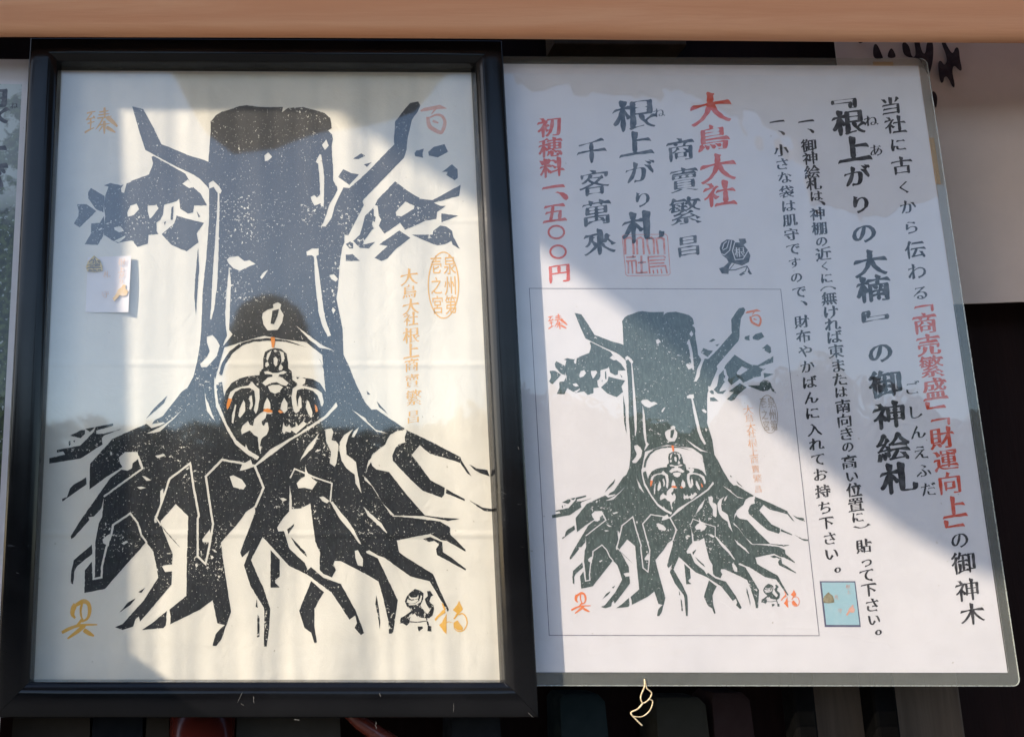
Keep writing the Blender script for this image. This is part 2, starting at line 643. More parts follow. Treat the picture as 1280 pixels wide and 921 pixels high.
ART = """+ 2631,1525 2694,1447 2772,1400 2881,1369 2991,1330 3085,1319 3225,1338 3351,1344 3538,1341 3523,1408 3601,1353 3788,1341 3929,1377 4054,1416 4125,1478 4140,1541 4148,1666 4161,1744 4145,1807 4151,1963 4161,2088 4164,2260 4211,2338 4218,2378 4172,2464 4125,2542 4109,2575 4078,2685 4039,2786 4007,2833 4070,2833 4125,2755 4148,2716 4179,2591 4226,2481 4258,2417 4289,2354 4289,2346 4367,2354 4485,2252 4625,2120 4782,1955 4876,1861 4930,1807 4923,1768 4938,1525 5063,1361 5126,1291 5228,1272 5254,1322 5220,1400 5149,1502 5118,1635 5095,1729 5082,1869 5048,1979 4938,2088 4704,2331 4602,2432 4539,2503 4532,2521 4547,2567 4469,2716 4352,2943 4305,2935 4305,3029 4278,3091 4258,3201 4242,3357 4235,3451 4219,3640 4203,3734 4239,3902 4282,4117 4291,4427 4358,4570 4454,4809 4561,5024 4645,5120 4707,5116 4816,5194 5051,5350 5082,5374 5395,5522 5754,5710 5770,5757 5840,5866 5895,5952 5840,5913 5754,5788 5676,5757 5379,5671 5316,5624 5246,5561 5144,5686 5238,5804 5379,5999 5559,6093 5551,6179 5520,6218 5316,6440 5535,6468 5746,6484 5606,6504 5535,6492 5504,6516 5626,6591 5629,6677 5817,6864 5817,6891 5582,6755 5512,6747 5379,6669 5176,6708 4957,6750 4988,6896 5082,6966 5410,7169 5426,7201 5512,7404 5610,7615 5598,7642 5496,7474 5371,7263 5129,7201 4816,6974 4714,6935 4613,6872 4574,6888 4581,6907 4722,6974 4972,7498 4925,7826 4910,7915 4862,7915 4855,7764 4785,7451 4730,7263 4613,7193 4300,7029 4261,7010 4183,7005 4167,7052 4198,7122 4148,7213 4042,7169 3995,7122 3995,6997 4003,6903 3964,6825 3940,6763 3925,6638 3904,6481 3878,6288 3854,6304 3760,6351 3651,6359 3620,6382 3549,6460 3502,6528 3463,6591 3479,6638 3549,6635 3620,6857 3807,7029 3846,7122 3886,7083 4042,7216 4261,7294 4451,7640 4487,7736 4551,7903 4511,7932 4432,7843 4463,7784 4439,7688 4367,7741 4140,7390 4136,7396 3839,7177 3612,7068 3284,6708 3135,6997 3244,7247 3291,7341 3377,7607 3374,7664 3362,7855 3333,8075 3297,8075 3302,7832 3304,7638 3299,7592 3182,7404 3127,7310 3049,7060 3119,6872 3072,6919 3025,6963 3002,6903 3041,6794 3166,6466 3190,6398 3182,6320 3072,6398 3041,6445 2971,6540 2760,6778 2783,6966 2838,7326 2888,7646 2830,7810 2824,7820 2765,7987 2705,8070 2657,8066 2693,7927 2753,7855 2812,7808 2717,7784 2657,7497 2500,7615 2126,7798 2134,7701 2118,7615 2330,7443 2337,6919 2353,6450 2197,6296 2009,6507 2009,6552 2158,6919 2150,7052 2064,7060 2025,7075 2064,7146 2150,7138 2142,7302 1986,7490 1939,7545 1751,7764 1735,7701 1696,7732 1665,7826 1532,7870 1438,7834 1532,7795 1798,7498 1978,7216 1946,7029 1915,6888 1829,6771 1814,6786 1313,7357 1055,7407 1060,7122 1149,7016 1160,7240 1176,7197 1188,6786 1235,6536 1277,6460 1301,6202 1782,5851 1532,5835 1329,5960 1118,6116 1125,5796 1407,5483 1829,5295 1876,5335 1931,5252 2040,5194 2111,5100 2200,4988 2272,4893 2343,4845 2415,4714 2463,4523 2499,4308 2515,4117 2534,3639 2558,3399 2575,3251 2598,2954 2611,2766 2614,2578 2614,2375 2606,2354 2504,2245 2426,2190 2207,2088 1957,1955 1816,1877 1738,1635 1652,1335 1793,1369 1895,1557 2020,1807 2082,1830 2364,1947 2551,2002 2606,2026 2614,1901 2633,1619
+ 1595,5882 1516,5866 1376,5976 1266,6132 985,6531 883,6700 891,6735 922,6716 1118,6497 1102,6450 1110,6460 1172,6453 1266,6351 1305,6195 1782,5851 1720,5725 1657,5788 1649,5827
+ 2087,7631 2072,7810 2040,7845 1774,7870 1907,7779
+ 1149,6802 1154,6919 969,7068 930,7138 914,7302 883,7279 891,7138 922,6997
+ 1493,7654 1595,7529 1696,7474 1626,7560
+ 1728,7396 1814,7341 1767,7407
+ 617,5725 813,5679 789,5639 711,5655 711,5624 1000,5569 1172,5397 1196,5335 1415,5291 1415,5319 1204,5381 1204,5421 1297,5421 1524,5358 1297,5444 1274,5475 1282,5553 1008,5729 617,5793
+ 875,5444 1016,5374 1063,5374 1063,5421 1008,5475
+ 1063,5358 1188,5338 1125,5397
+ 857,5522 878,5503 883,5553 863,5577
+ 914,5510 941,5499 930,5530
+ 774,6234 836,6210 875,6101 922,6054 1079,5963 1082,6051 781,6265
+ 2091,4943 2048,5039 1821,5235 1929,5099
+ 4582,4884 4630,4931 4594,4931
+ 4709,5015 4852,5177 4738,5087
+ 3382,6872 3495,6989 3495,7201 3440,7247 3440,7279 3479,7318 3495,7338 3382,7341
+ 3890,7258 4050,7397 3973,7521 3930,7617 3930,7832 3961,8023 3930,8035 3890,7903 3806,7843 3739,7628
+ 3207,7485 3223,7593 3195,7581
+ 3218,7676 3242,7712 3242,7951 3214,7963
+ 4703,7435 4730,7576 4753,7779 4746,7857 4719,7670 4691,7545
+ 5864,5804 5958,5851 6090,5874 6122,5952 6004,5913 5926,5866
+ 5574,6109 5809,6234 5809,6260 5574,6163
+ 5864,6249 6036,6343 6153,6359 6145,6390 6051,6382 5973,6335
+ 5285,6731 5379,6708 5504,6763 5528,6771 5535,6896 5629,6958 5825,7107 5817,7127 5614,7013 5465,6935 5449,6857 5488,6802 5426,6755 5363,6771
+ 1136,2352 1308,2453 1293,2657 1199,2617 1105,2485 1100,2406
+ 964,2555 1081,2555 1203,2641 1113,2735 995,2844 925,2797 980,2703 985,2641
+ 1141,2794 1246,2789 1300,2703 1316,2907 1222,3063 1058,3055 1136,2922
+ 1895,1963 1918,1952 2051,2026 2317,2174 2356,2245 2426,2354 2504,2417 2583,2557 2583,2571 2426,2571 2411,2657 2348,2672 2254,2610 2239,2485 2207,2516 2051,2563 2035,2688 2004,2750 1957,2782 1957,2891 1981,2930 1856,2938 1848,3047 1715,3087 1652,3008 1582,3016 1472,3040 1394,3001 1300,2938 1316,2703 1300,2563 1316,2453 1355,2336 1300,2320 1379,2289 1511,2320 1644,2273 1629,2268 1863,2182 1902,2088 1913,2041
+ 2207,2696 2332,2735 2551,2789 2458,2922 2481,3032 2332,3144 2145,3063 2020,2930 2176,2797
+ 2145,2594 2168,2578 2160,2750 2132,2750
+ 2458,2641 2504,2711 2481,2719
+ 2051,2782 2074,2766 2059,2821
+ 2476,3102 2489,3345 2465,3690 2449,3954 2429,3690 2442,3438
- 1629,2571 1707,2547 1738,2617 1676,2688 1597,2711 1590,2664
- 1848,2571 1957,2563 1981,2610 1895,2719 1871,2735 1845,2641
- 1425,2844 1504,2829 1551,2891 1488,2907 1433,2875
- 1425,3016 1566,2946 1566,2969 1488,3032
- 1511,2359 1566,2281 1582,2297 1551,2414 1519,2406
- 2278,2299 2348,2245 2426,2338 2364,2354
+ 4227,2213 4289,2120 4391,2166 4485,2182 4367,2315
+ 4414,1987 4516,1919 4566,1951 4485,1991
+ 4547,2057 4649,2029 4586,2088
+ 5181,1916 5204,1885 5298,1861 5282,1916 5290,1976 5188,1955
+ 5353,1901 5423,1838 5556,1804 5603,1901 5470,1971 5360,1947
+ 5525,2151 5650,2057 5720,2120 5720,2229 5681,2257 5579,2190 5595,2151
+ 4938,2270 5095,2388 5267,2489 5407,2505 5759,2313 5739,2450 5423,2536 5501,2575 5572,2575 5462,2653 5454,2739 5314,2763 5063,2876 5001,2786 4805,2922 4735,2825 4649,2872 4547,3013 4539,3060 4688,3026 4610,3107 4500,3099 4414,3013 4500,2935 4563,2700 4672,2591 4719,2497
- 4672,2560 4719,2575 4735,2700 4766,2747 4735,2825 4672,2857 4649,2810 4672,2716
- 4946,2653 5063,2521 5181,2575 5173,2614 5016,2708 4954,2700
+ 4672,2700 4696,2716 4685,2779 4665,2763
+ 5517,2669 5728,2700 5517,2782
+ 5149,2935 5407,2935 5415,2888 5501,2822 5579,2833 5650,2888 5665,2966 5751,3115 5658,3060 5642,3013 5564,3052 5470,3068 5415,3052 5282,2997
+ 4735,3060 4993,2883 5129,2974 4938,3123 4844,3232 4766,3263 4680,3224 4844,3076
+ 4321,3052 4375,3021 4414,3044 4414,3107 4367,3107
+ 4321,3185 4407,3177 4500,3263 4321,3263
- 2725,2325 2741,2325 2744,2544 2730,3232 2713,3576 2678,3857 2641,3996 2624,3989 2641,3728 2634,3890 2659,3388 2709,2685
- 2608,2292 2663,2260 2741,2338 2772,2385 2756,2424 2717,2409 2670,2338 2616,2362
- 2863,3326 2886,3513 2874,3890 2874,3841 2864,4124 2907,4180 2796,4321 2789,4307 2836,4194 2818,4053 2813,3841 2819,3890 2827,3670
- 2866,3216 2975,3201 3053,3263 3116,3251 3194,3302 3116,3329 2999,3388 2913,3349 2858,3294 2835,3247
- 2585,4208 2655,4187 2712,4251 2747,4321 2712,4448 2585,4589 2514,4589 2500,4547 2585,4462 2620,4392 2585,4279
- 3921,3201 3953,3193 3992,3451 4039,3826 4046,3884 4074,4011 4138,4194 4095,4208 4032,4081 3975,3884 3976,3857 3937,3513
- 3828,3146 3898,3107 3984,3107 3984,3185 3929,3216 3898,3193 3835,3193
- 4159,3841 4194,3876 4166,3926 4145,3876
- 4117,3443 4172,3427 4226,3490 4195,3521 4140,3490
- 3249,3466 3296,3404 3351,3373 3304,3451 3272,3490
- 3992,1932 4015,1932 4054,2213 4046,2590 4035,2583 4015,2583 4007,2544 3929,2573 3890,2495 3882,2464 3929,2440 3960,2471 4000,2432 3992,2229 3976,2049 3945,2026
- 3304,1947 3351,1908 3401,1963 3351,2010 3311,2018
- 4023,1815 4078,1744 4109,1822 4062,1877
- 4101,1635 4148,1603 4148,1682
- 3700,4070 3968,4272 4039,4321 4166,4378 3997,4349 3855,4236
- 3284,3912 3347,3869 3418,3848 3411,3806 3474,3778 3517,3806 3502,3855 3545,3940 3524,4039 3467,4124 3347,4131 3291,4053 3274,3968
+ 3404,3884 3488,3862 3467,3954 3425,4053 3382,4046
- 2804,4342 3065,4262 3305,4197 3573,4244 3820,4276 4025,4434 4070,4900 3997,4787 3912,4738 3827,4724 3658,4705 3488,4688 3241,4688 3107,4700 2994,4731 2895,4787 2825,4886 2801,4957 2775,4773 2726,4787 2705,4815 2676,4773
+ 2733,4688 2775,4533 2874,4385 2994,4293 3164,4241 3347,4225 3573,4251 3841,4342 3573,4272 3347,4258 3178,4269 3036,4314 2909,4413 2818,4547 2775,4688
+ 3961,4448 4025,4547 4070,4731 4046,4604 4004,4505
+ 3241,4695 3248,4639 3291,4604 3288,4491 3312,4399 3375,4364 3439,4349 3517,4364 3580,4420 3601,4533 3601,4604 3644,4639 3651,4717 3658,4829 3206,4829 3107,4702
- 3418,4477 3446,4455 3471,4491 3467,4561 3446,4582 3421,4547
- 3319,4533 3347,4519 3364,4561 3333,4589 3312,4575
- 3326,4491 3340,4420 3397,4375 3368,4448 3347,4505
- 3488,4378 3545,4406 3559,4484 3531,4519 3509,4547 3538,4589 3524,4625 3488,4632 3481,4604 3517,4519 3509,4434
- 3418,4378 3446,4371 3467,4395 3432,4402
- 3298,4646 3347,4635 3404,4660 3474,4660 3545,4632 3587,4653 3545,4674 3488,4681 3481,4705 3531,4719 3608,4787 3573,4822 3517,4808 3460,4776 3389,4787 3319,4822 3277,4787 3347,4717 3404,4705 3404,4681 3347,4674 3312,4674
- 3347,4829 3404,4808 3488,4808 3538,4837 3488,4900 3439,4921 3375,4893
- 3651,4709 3700,4705 3714,4738 3757,4705 3820,4738 3813,4787 3778,4815 3757,4829 3728,4815 3700,4773 3658,4752
- 2860,4947 2881,4898 2938,4855 3036,4827 3107,4816 3149,4764 3192,4820 3241,4862 3245,4982 3220,5124 3199,5173 3171,5124 3192,5011 3178,4884 3121,4848 3022,4852 2938,4898 2902,4968 2860,5095 2839,5124 2832,5067
- 3721,4813 3658,4855 3641,4954 3651,5053 3672,5138 3700,5166 3742,5138 3749,5109 3714,5067 3700,4954 3714,4876 3799,4852 3912,4884 3968,4940 3997,5011 4011,5074 4032,5074 4046,5025 4025,4912 3954,4862 3855,4834 3778,4820
- 2938,5053 2955,5060 2916,5293 2895,5279 2898,5194
- 3044,4996 3065,5039 3065,5138 3001,5222 2977,5194 2994,5109
- 3121,4947 3149,4940 3161,5067 3135,5121 3114,5109 3128,5039 3110,4982
- 3340,4968 3378,5039 3382,5109 3291,5109 3305,5039
- 3552,4968 3594,5039 3594,5124 3552,5166 3502,5109 3517,5039
- 3749,4940 3768,4982 3771,5095 3749,5109 3725,5081 3725,4996
- 3834,4996 3862,5018 3905,5152 3898,5220 3855,5180 3820,5081
- 3298,5138 3411,5159 3382,5177 3333,5166 3319,5222 3269,5265 3277,5307 3298,5321 3319,5279 3347,5279 3361,5364 3333,5434 3291,5462 3269,5484 3248,5575 3269,5575 3255,5667 3234,5604 3223,5462 3171,5434 3121,5378 3079,5399 3022,5427 3011,5378 3029,5321 3100,5258 3121,5307 3164,5321 3178,5236 3248,5166
- 3545,5272 3559,5321 3587,5335 3615,5300 3637,5349 3693,5328 3700,5272 3728,5321 3792,5258 3834,5300 3700,5420 3644,5378 3629,5406 3573,5392 3552,5427 3524,5378
- 2549,4813 2571,4968 2606,5039 2648,5166 2691,5265 2585,5138 2564,4996
- 2676,4700 2698,4785 2726,5025 2839,5307 2952,5498 3107,5625 3241,5709 3213,5748 3086,5674 2938,5547 2825,5349 2698,5081 2676,4869
- 4201,5025 4220,5074 4088,5215 3855,5371 3629,5505 3404,5674 3192,5829 3185,5808 3375,5618 3573,5505 3714,5427 4067,5187
- 3072,5547 3100,5618 3065,5597
- 1829,5417 2001,5335 2142,5241 2290,5108 2189,5217 2126,5272 2001,5389 1939,5405
- 1860,5319 1915,5295 2040,5275 2064,5285 2001,5319 1892,5350
- 1485,5718 1563,5647 1720,5647 1735,5725 1657,5788 1649,5851 1595,5882 1540,5851 1501,5788
- 1712,6085 1767,6077 1829,6093 1751,6113
- 2001,6132 2040,6101 2048,6195 2001,6304
- 1774,5944 1814,5952 1892,5999 1829,6007
- 1939,5694 2048,5671 2064,5694 1970,5725
s2.2 1779,5854 1301,6201
s3.1 1724,5702 1782,5854
s2.8 1946,6523 1939,6492 2017,6288 2118,5984 2376,5788 2416,6070 2486,6445 2470,6481 2470,6950 2569,7044 2619,6810 2663,6544 2642,6434 2635,6382 2572,5952 2775,5744 3025,5788 3182,5819 3294,6093 3190,6335
s2.5 1165,7232 1269,7213 1274,7075 1329,6841 1394,6669 1412,6559 1629,6414 1720,6531 1767,6685 1829,6771
s1.3 1160,7240 1180,7201 1185,6786
s2.0 1939,6450 2009,6559
- 1290,6786 1282,6739 1344,6685 1376,6669 1360,6825
- 1516,6786 1579,6755 1602,6771 1548,6807
- 2525,6739 2627,6606 2635,6778 2533,6771
- 2869,5952 2916,5937 3025,5991 3076,6070 3041,6116 2916,6085
- 2994,5882 3025,5804 3135,5741 3166,5835 3072,5866
s2.0 3628,5968 3682,5858 3807,5910 3964,5976 4148,6038 4128,6265
- 3706,6038 3760,5976 3807,5952 3815,5819 3839,5897 3901,5976 3964,6023 3901,6116 3807,6093 3729,6101
- 3987,6210 4042,6202 4120,6257 4089,6288 4026,6257
- 4128,6273 4159,6265 4261,6406 4331,6481 4417,6606 4516,6803 4485,6786 4386,6645 4300,6544 4237,6466
- 3620,6062 3643,6195 3651,6382 3612,6382
- 3495,6226 3542,6218 3588,6242 3542,6265
- 3995,5405 3909,5600 3745,5757 3839,5585
- 4065,5366 4144,5350 4167,5397 4144,5499 4198,5510 4230,5553 4222,5647 4206,5788 4183,5832 4120,5788 4136,5647 4073,5507
- 4245,5522 4300,5436 4394,5374 4417,5358 4355,5452 4323,5569 4331,5679 4394,5725 4449,5772 4464,5882 4519,6163 4441,6038 4433,5929 4331,5851 4269,5757 4245,5647
- 4488,5335 4464,5397 4425,5463 4394,5460 4425,5389
- 4394,5116 4566,5225 4597,5272 4691,5366 4855,5421 4707,5394 4550,5256
- 4550,5952 4581,5976 4675,6101 4785,6288 4925,6429 4886,6437 4722,6195 4644,6070 4558,5999
- 4542,6328 4613,6398 4769,6540 4839,6653 4832,6661 4675,6513 4597,6445
- 5066,5350 5082,5389 5058,5460 5066,5530 4980,5553 4941,5600 4902,5694 4910,5757 5129,5991 5285,6132 5520,6218 5645,6288 5864,6445 5746,6468 5395,6442 5309,6437 5082,6179 4863,5897 4707,5866 4652,5819 4636,5772 4597,5835 4574,5913 4569,5905 4605,5757 4636,5725 4652,5679 4738,5608 4816,5553 4839,5491 4879,5428 4972,5381 5035,5374
- 4894,6421 4925,6439 5301,6448 5488,6484 5582,6513 5551,6528 5504,6516 5160,6469 4988,6453 4910,6454
+ 5316,6455 5739,6478 5598,6509 5520,6481
- 4433,6880 4472,6872 4535,6982 4535,7075 4472,7060 4441,6966
+ 3588,6614 3674,6544 3674,6567 3604,6669
+ 3635,6708 3815,6896 3839,6958 3776,6903 3698,6817
+ 2017,6567 2275,6864 2189,6778 2064,6638
+ 5059,7513 5083,7454 5122,7405 5186,7356 5250,7376 5294,7410 5289,7483 5254,7562 5328,7659 5347,7669 5377,7620 5328,7542 5308,7483 5347,7444 5337,7386 5377,7381 5416,7435 5386,7454 5367,7513 5416,7562 5425,7610 5406,7689 5362,7723 5269,7718 5210,7698 5181,7659 5142,7689 5122,7728 5118,7777 5083,7816 5035,7786 4995,7786 5010,7718 5064,7689 5142,7630 5083,7571
- 5093,7483 5152,7503 5220,7483 5230,7503 5191,7532 5122,7542 5083,7522
- 5103,7435 5142,7464 5210,7459 5230,7425 5230,7474 5181,7488 5122,7479
- 5259,7435 5279,7444 5259,7522 5201,7552 5113,7562 5103,7547 5191,7537 5240,7503
- 5269,7532 5352,7630 5342,7659 5259,7562
- 5122,7679 5152,7659 5157,7689 5093,7728
+ 5122,7761 5220,7767 5328,7752 5328,7761 5220,7779 5122,7773
+ 5323,7723 5342,7723 5362,7811 5342,7811
+ 5220,7825 5279,7825 5289,7845 5235,7889
+ 5347,7811 5391,7825 5391,7889 5342,7884
o 3382,4215 3432,4215 3439,4265 3425,4349 3397,4342 3389,4265
o 2853,4975 2902,4989 2867,5081 2839,5121 2832,5060
o 3298,5116 3347,5102 3404,5131 3404,5152 3347,5155 3291,5138
o 3474,5138 3495,5121 3545,5152 3502,5166
o 3933,5053 3961,5081 3975,5138 3947,5152
f 5430,7733 5533,7620 5552,7615 5572,7650 5484,7708 5445,7757
f 5518,7532 5538,7537 5572,7610 5552,7630
f 5552,7718 5582,7659 5582,7747 5582,7923 5552,7894 5489,7806 5523,7777
f 5660,7620 5709,7562 5738,7503 5787,7610 5680,7737 5665,7728 5709,7659
f 5670,7777 5719,7747 5738,7777 5787,7845 5777,7874 5719,7874 5680,7835
F1.6 5738,7679 5777,7664 5821,7703 5838,7786 5802,7865 5738,7889 5684,7855 5670,7786
F1.0 5577,7777 5611,7767 5660,7781
h 5251,1385 5298,1353 5501,1314 5587,1361 5470,1369 5267,1400
H5.0 5348,1478 5360,1557 5392,1603 5501,1658 5540,1619 5561,1525 5525,1455 5454,1439 5376,1471
H2.2 5454,1353 5392,1431
H3.1 5415,1517 5478,1541
K6.2 937,7557 911,7617 906,7676 935,7717
K5.3 964,7550 1045,7511 1107,7545 1121,7640 1093,7724 1026,7765
K2.9 1026,7540 1009,7617 1016,7700 1040,7741
K3.3 1026,7736 985,7789 937,7836
K4.1 782,7898 890,7843 1021,7808 1212,7803
K5.3 1050,7817 973,7884 849,7975
K5.7 1059,7875 1117,7913 1169,7941
N2.2 1091,1419 1136,1406 1191,1397
N1.9 1147,1416 1113,1460 1081,1497
N2.0 1081,1500 1135,1485 1182,1472
N1.9 1169,1456 1188,1485
N1.9 1097,1547 1182,1522
N2.2 1135,1488 1132,1619
N2.5 1063,1660 1113,1628 1175,1600
N2.0 1244,1406 1355,1388
N1.9 1235,1441 1369,1425
N1.9 1219,1482 1394,1456
N3.1 1307,1356 1310,1478
N2.2 1288,1482 1247,1557 1197,1619
N5.3 1347,1472 1410,1528 1463,1582
N1.9 1232,1569 1372,1547
N3.8 1304,1522 1304,1672
N1.9 1278,1582 1238,1644
N4.4 1338,1597 1388,1625 1438,1657"""
DABS = [[(175, 58), (222, 58), (228, 105), (205, 118), (190, 100)], [(318, 58), (352, 58), (355, 100), (338, 108)], [(385, 55), (408, 55), (405, 80)], [(275, 130), (295, 120), (325, 195), (330, 210), (275, 210)], [(355, 175), (370, 150), (385, 170), (400, 210), (350, 210)], [(425, 130), (445, 120), (470, 150), (480, 205), (500, 210), (505, 180), (485, 75), (500, 66), (515, 68), (530, 150), (545, 190), (560, 190), (565, 130), (585, 112), (605, 130), (605, 220), (590, 290), (575, 318), (545, 250), (520, 215), (440, 210)], [(645, 115), (665, 105), (700, 170), (720, 190), (735, 150), (755, 155), (760, 220), (775, 280), (760, 288), (725, 250), (715, 290), (735, 375), (720, 385), (690, 320), (670, 320), (665, 355), (645, 355), (630, 240), (650, 225), (670, 260), (690, 220)], [(685, 55), (710, 55), (705, 88)], [(760, 55), (800, 55), (798, 120), (780, 125)], [(595, 405), (615, 402), (635, 440), (622, 520)], [(830, 52), (860, 52), (850, 70)]]

# ------------------------------------------------------------------ the block print, as outlines in pixels of the photograph
def parse(s):
    out = []
    for l in s.strip().split("\n"):
        t = l.split(" ")
        out.append((t[0][0], float(t[0][1:] or 0), [tuple(int(c) / 10 for c in q.split(",")) for q in t[1:]]))
    return out


def shapes(kinds):
    res = []
    for k, w, p in ARTP:
        if k in kinds:
            if w and k in "KNFH":                                      # brush strokes: full entry, tapering exit
                q = []
                for i in range(len(p) - 1):
                    a, b_, c_, d_ = [Vector(p[j]) for j in (max(i - 1, 0), i, i + 1, min(i + 2, len(p) - 1))]
                    for t in (0, .25, .5, .75):
                        q.append(.5 * ((2 * b_) + (c_ - a) * t + (2 * a - 5 * b_ + 4 * c_ - d_) * t * t + (3 * b_ - a - 3 * c_ + d_) * t ** 3))
                q.append(Vector(p[-1]))
                m_ = len(q) - 1
                ws = []
                for i in range(m_ + 1):
                    t = i / m_
                    ws.append(w * (.75 + .30 * math.sin(math.pi * min(1, t * 1.8 + .1))) if t < .5 else w * (.95 - .55 * (t - .5) / .5))
                res.append((k, stroke(q, ws, .6)))
                continue
            res.append((k, stroke(p, w) if w else p))
    return res


ARTP = parse(ART)
YINK = -0.0001


def plane_pts(p, Y=0.0):
    return [(q.x, q.z) for q in (at(x, y, Y) for x, y in p)]


def tree_print_mesh():
    polys = []
    for i, (k, p) in enumerate(shapes("+-s")):
        p = rough(p, 3.0, 0.42, i * .7)
        polys.append((1 if k == "+" else -1, [((x - 300) / 100, (y - 460) / 100) for x, y in p]))
    vs, fs = layered(polys)
    pts = plane_pts([(x * 100 + 300, y * 100 + 460) for x, y in vs])
    return pts, [f[::-1] for f in fs]


def loose_mesh(kinds):
    allp = []
    for k, p in shapes(kinds):
        allp.append((1, [((x - 300) / 100, (y - 460) / 100) for x, y in rough(p, 2.5, .3, 3)]))
    vs, fs = layered(allp)
    return plane_pts([(x * 100 + 300, y * 100 + 460) for x, y in vs]), [f[::-1] for f in fs]


TREE = tree_print_mesh()
MARKS = {k: loose_mesh(k) for k in ("o", "f", "h")}
MARKS["f"] = loose_mesh("fF")
MARKS["h"] = loose_mesh("hH")
MARKS["K"] = loose_mesh("K")
MARKS["N"] = loose_mesh("N")

GOLD_COL = [("大", 511.5, 346, 21), ("鳥", 511.5, 364.5, 17), ("大", 513.5, 383, 20), ("社", 513.5, 398.5, 17), ("根", 514, 419, 20),
            ("上", 514, 438, 19), ("商", 514.5, 456, 17), ("賣", 515, 476, 17), ("繁", 517, 497, 19), ("昌", 516.5, 520.5, 16)]
# oval seal: two rows of thin seal letters inside a ring
SEAL = [("泉", 562, 331, 15), ("州", 563, 357, 15), ("第", 563.5, 381, 14.5), ("壱", 545, 331, 14), ("之", 545.5, 357, 13.5), ("宮", 547, 381, 14)]


def seal_mesh(mb, chars, Y):
    for ch, px, py, sz in chars:
        c = at(px, py, Y)
        em = (at(px + sz / 2, py, Y) - at(px - sz / 2, py, Y)).x / .92
        vs, fs = fill([[(c.x + x * em, c.z + y * em * 1.65) for x, y in lp] for lp in brush(ch, .006, .3)])
        mb.add([(x, Y, z) for x, z in vs], fs)


def ring_mesh(mb, cx, cy, rx, ry, w, Y, n=64):
    o = [at(cx + rx * math.cos(a), cy + ry * math.sin(a), Y) for a in [2 * math.pi * i / n for i in range(n)]]
    i_ = [at(cx + (rx - w) * math.cos(a), cy + (ry - w) * math.sin(a), Y) for a in [2 * math.pi * i / n for i in range(n)]]
    mb.add([tuple(p) for p in o] + [tuple(p) for p in i_], [(k, n + k, n + (k + 1) % n, (k + 1) % n) for k in range(n)])


def flat(mb, pts, fs, Y, f=lambda p: p):
    mb.add([(f(p)[0], Y, f(p)[1]) for p in pts], fs)


# ------------------------------------------------------------------ large structure: wall behind, beam, ground
g = MB(); g.add([(-400, -400, 0), (400, -400, 0), (400, 400, 0), (-400, 400, 0)], [(0, 1, 2, 3)])
gm = NT("raked_gravel")
gc = gm.mix(gm.ramp(gm.noise(3, 5, .6), .3, .7), (.10, .097, .09), (.16, .155, .145))
gm.set(gc, .9, gm.bump(gm.noise(60, 3, .6), 1, .01))
go = g.build("ground", gm.m); go["kind"] = "structure"

XL, XR = -0.6, 1.5
w = MB(); w.box((XL, .075, 0), (XR, .10, Z0 + .9))
wall = w.build("board_wall", M["darkwood"])
tag(wall, "dark brown board wall in deep shade behind the frame and the notice", "wall")

# cypress beam across the top; its lower front edge is rounded
zb = at(640, 45.5, -.033).z
b = MB()
prof = [(-.024, zb + .12), (-.036, zb + .12), (-.036, zb + .010), (-.0355, zb + .006), (-.0345, zb + .003), (-.0325, zb + .0008), (-.029, zb), (-.025, zb + .002), (-.024, zb + .02)]
n = len(prof)
xs = [XL + (XR - XL) * i / 24 for i in range(25)]
for i, x in enumerate(xs):
    b.v += [(x, y, z + .0006 * math.sin(x * 7)) for y, z in prof]
for i in range(24):
    for k in range(n):
        j = (k + 1) % n
        b.f.append((i * n + k, (i + 1) * n + k, (i + 1) * n + j, i * n + j))
b.f += [tuple(range(n)), tuple(24 * n + k for k in range(n))[::-1]]
beam = b.build("wooden_beam", M["beam"], smooth=True, angle=50)
tag(beam, "pale planed cypress beam running along the top above frame and notice", "beam")

# ------------------------------------------------------------------ picture frame with the block print
W, H = .295, .4187
FX0, FX1 = at(18, 420, -.015).x, at(648, 420, -.015).x
FZ0, FZ1 = at(330, 896.5, -.014).z, at(330, 50, -.014).z
fr = thing("picture_frame", "black lacquered picture frame holding a block print of a great tree with spreading roots", "picture frame",
           (W / 2, 0, FZ0))
# rail profile: u = 0 at the opening, 1 at the outer edge
PROF = [(0, .004), (0, -.0118), (.006, -.0128), (.03, -.0136), (.15, -.0150), (.21, -.0157), (.26, -.0162), (.32, -.0164), (.5, -.0165), (.72, -.0165), (.90, -.0163), (.965, -.0158), (.99, -.0150), (1, -.0138), (1, .012), (.4, .012), (.4, .004)]
out = [(FX0, FZ0), (FX1, FZ0), (FX1, FZ1), (FX0, FZ1)]
inn = [(0, Z0), (W, Z0), (W, Z0 + H), (0, Z0 + H)]
for k in range(4):
    j = (k + 1) % 4
    m = MB()
    P = len(PROF)
    NS = 12
    for s in range(NS + 1):
        t = s / NS
        for u, y in PROF:
            a = (inn[k][0] + (out[k][0] - inn[k][0]) * u, inn[k][1] + (out[k][1] - inn[k][1]) * u)
            c = (inn[j][0] + (out[j][0] - inn[j][0]) * u, inn[j][1] + (out[j][1] - inn[j][1]) * u)
            gap = .0003
            tt = gap + (1 - 2 * gap) * t
            wob = .00012 * noise.noise(Vector((a[0] * 30 + t * 9, u * 3, k)))
            m.v.append((a[0] + (c[0] - a[0]) * tt, y + wob, a[1] + (c[1] - a[1]) * tt))
    for s in range(NS):
        for q in range(P):
            r = (q + 1) % P
            m.f.append((s * P + q, s * P + r, (s + 1) * P + r, (s + 1) * P + q))
    m.f += [tuple(range(P))[::-1], tuple(NS * P + q for q in range(P))]
    m.build("frame_rail", M["frame"], fr, smooth=True, angle=40)
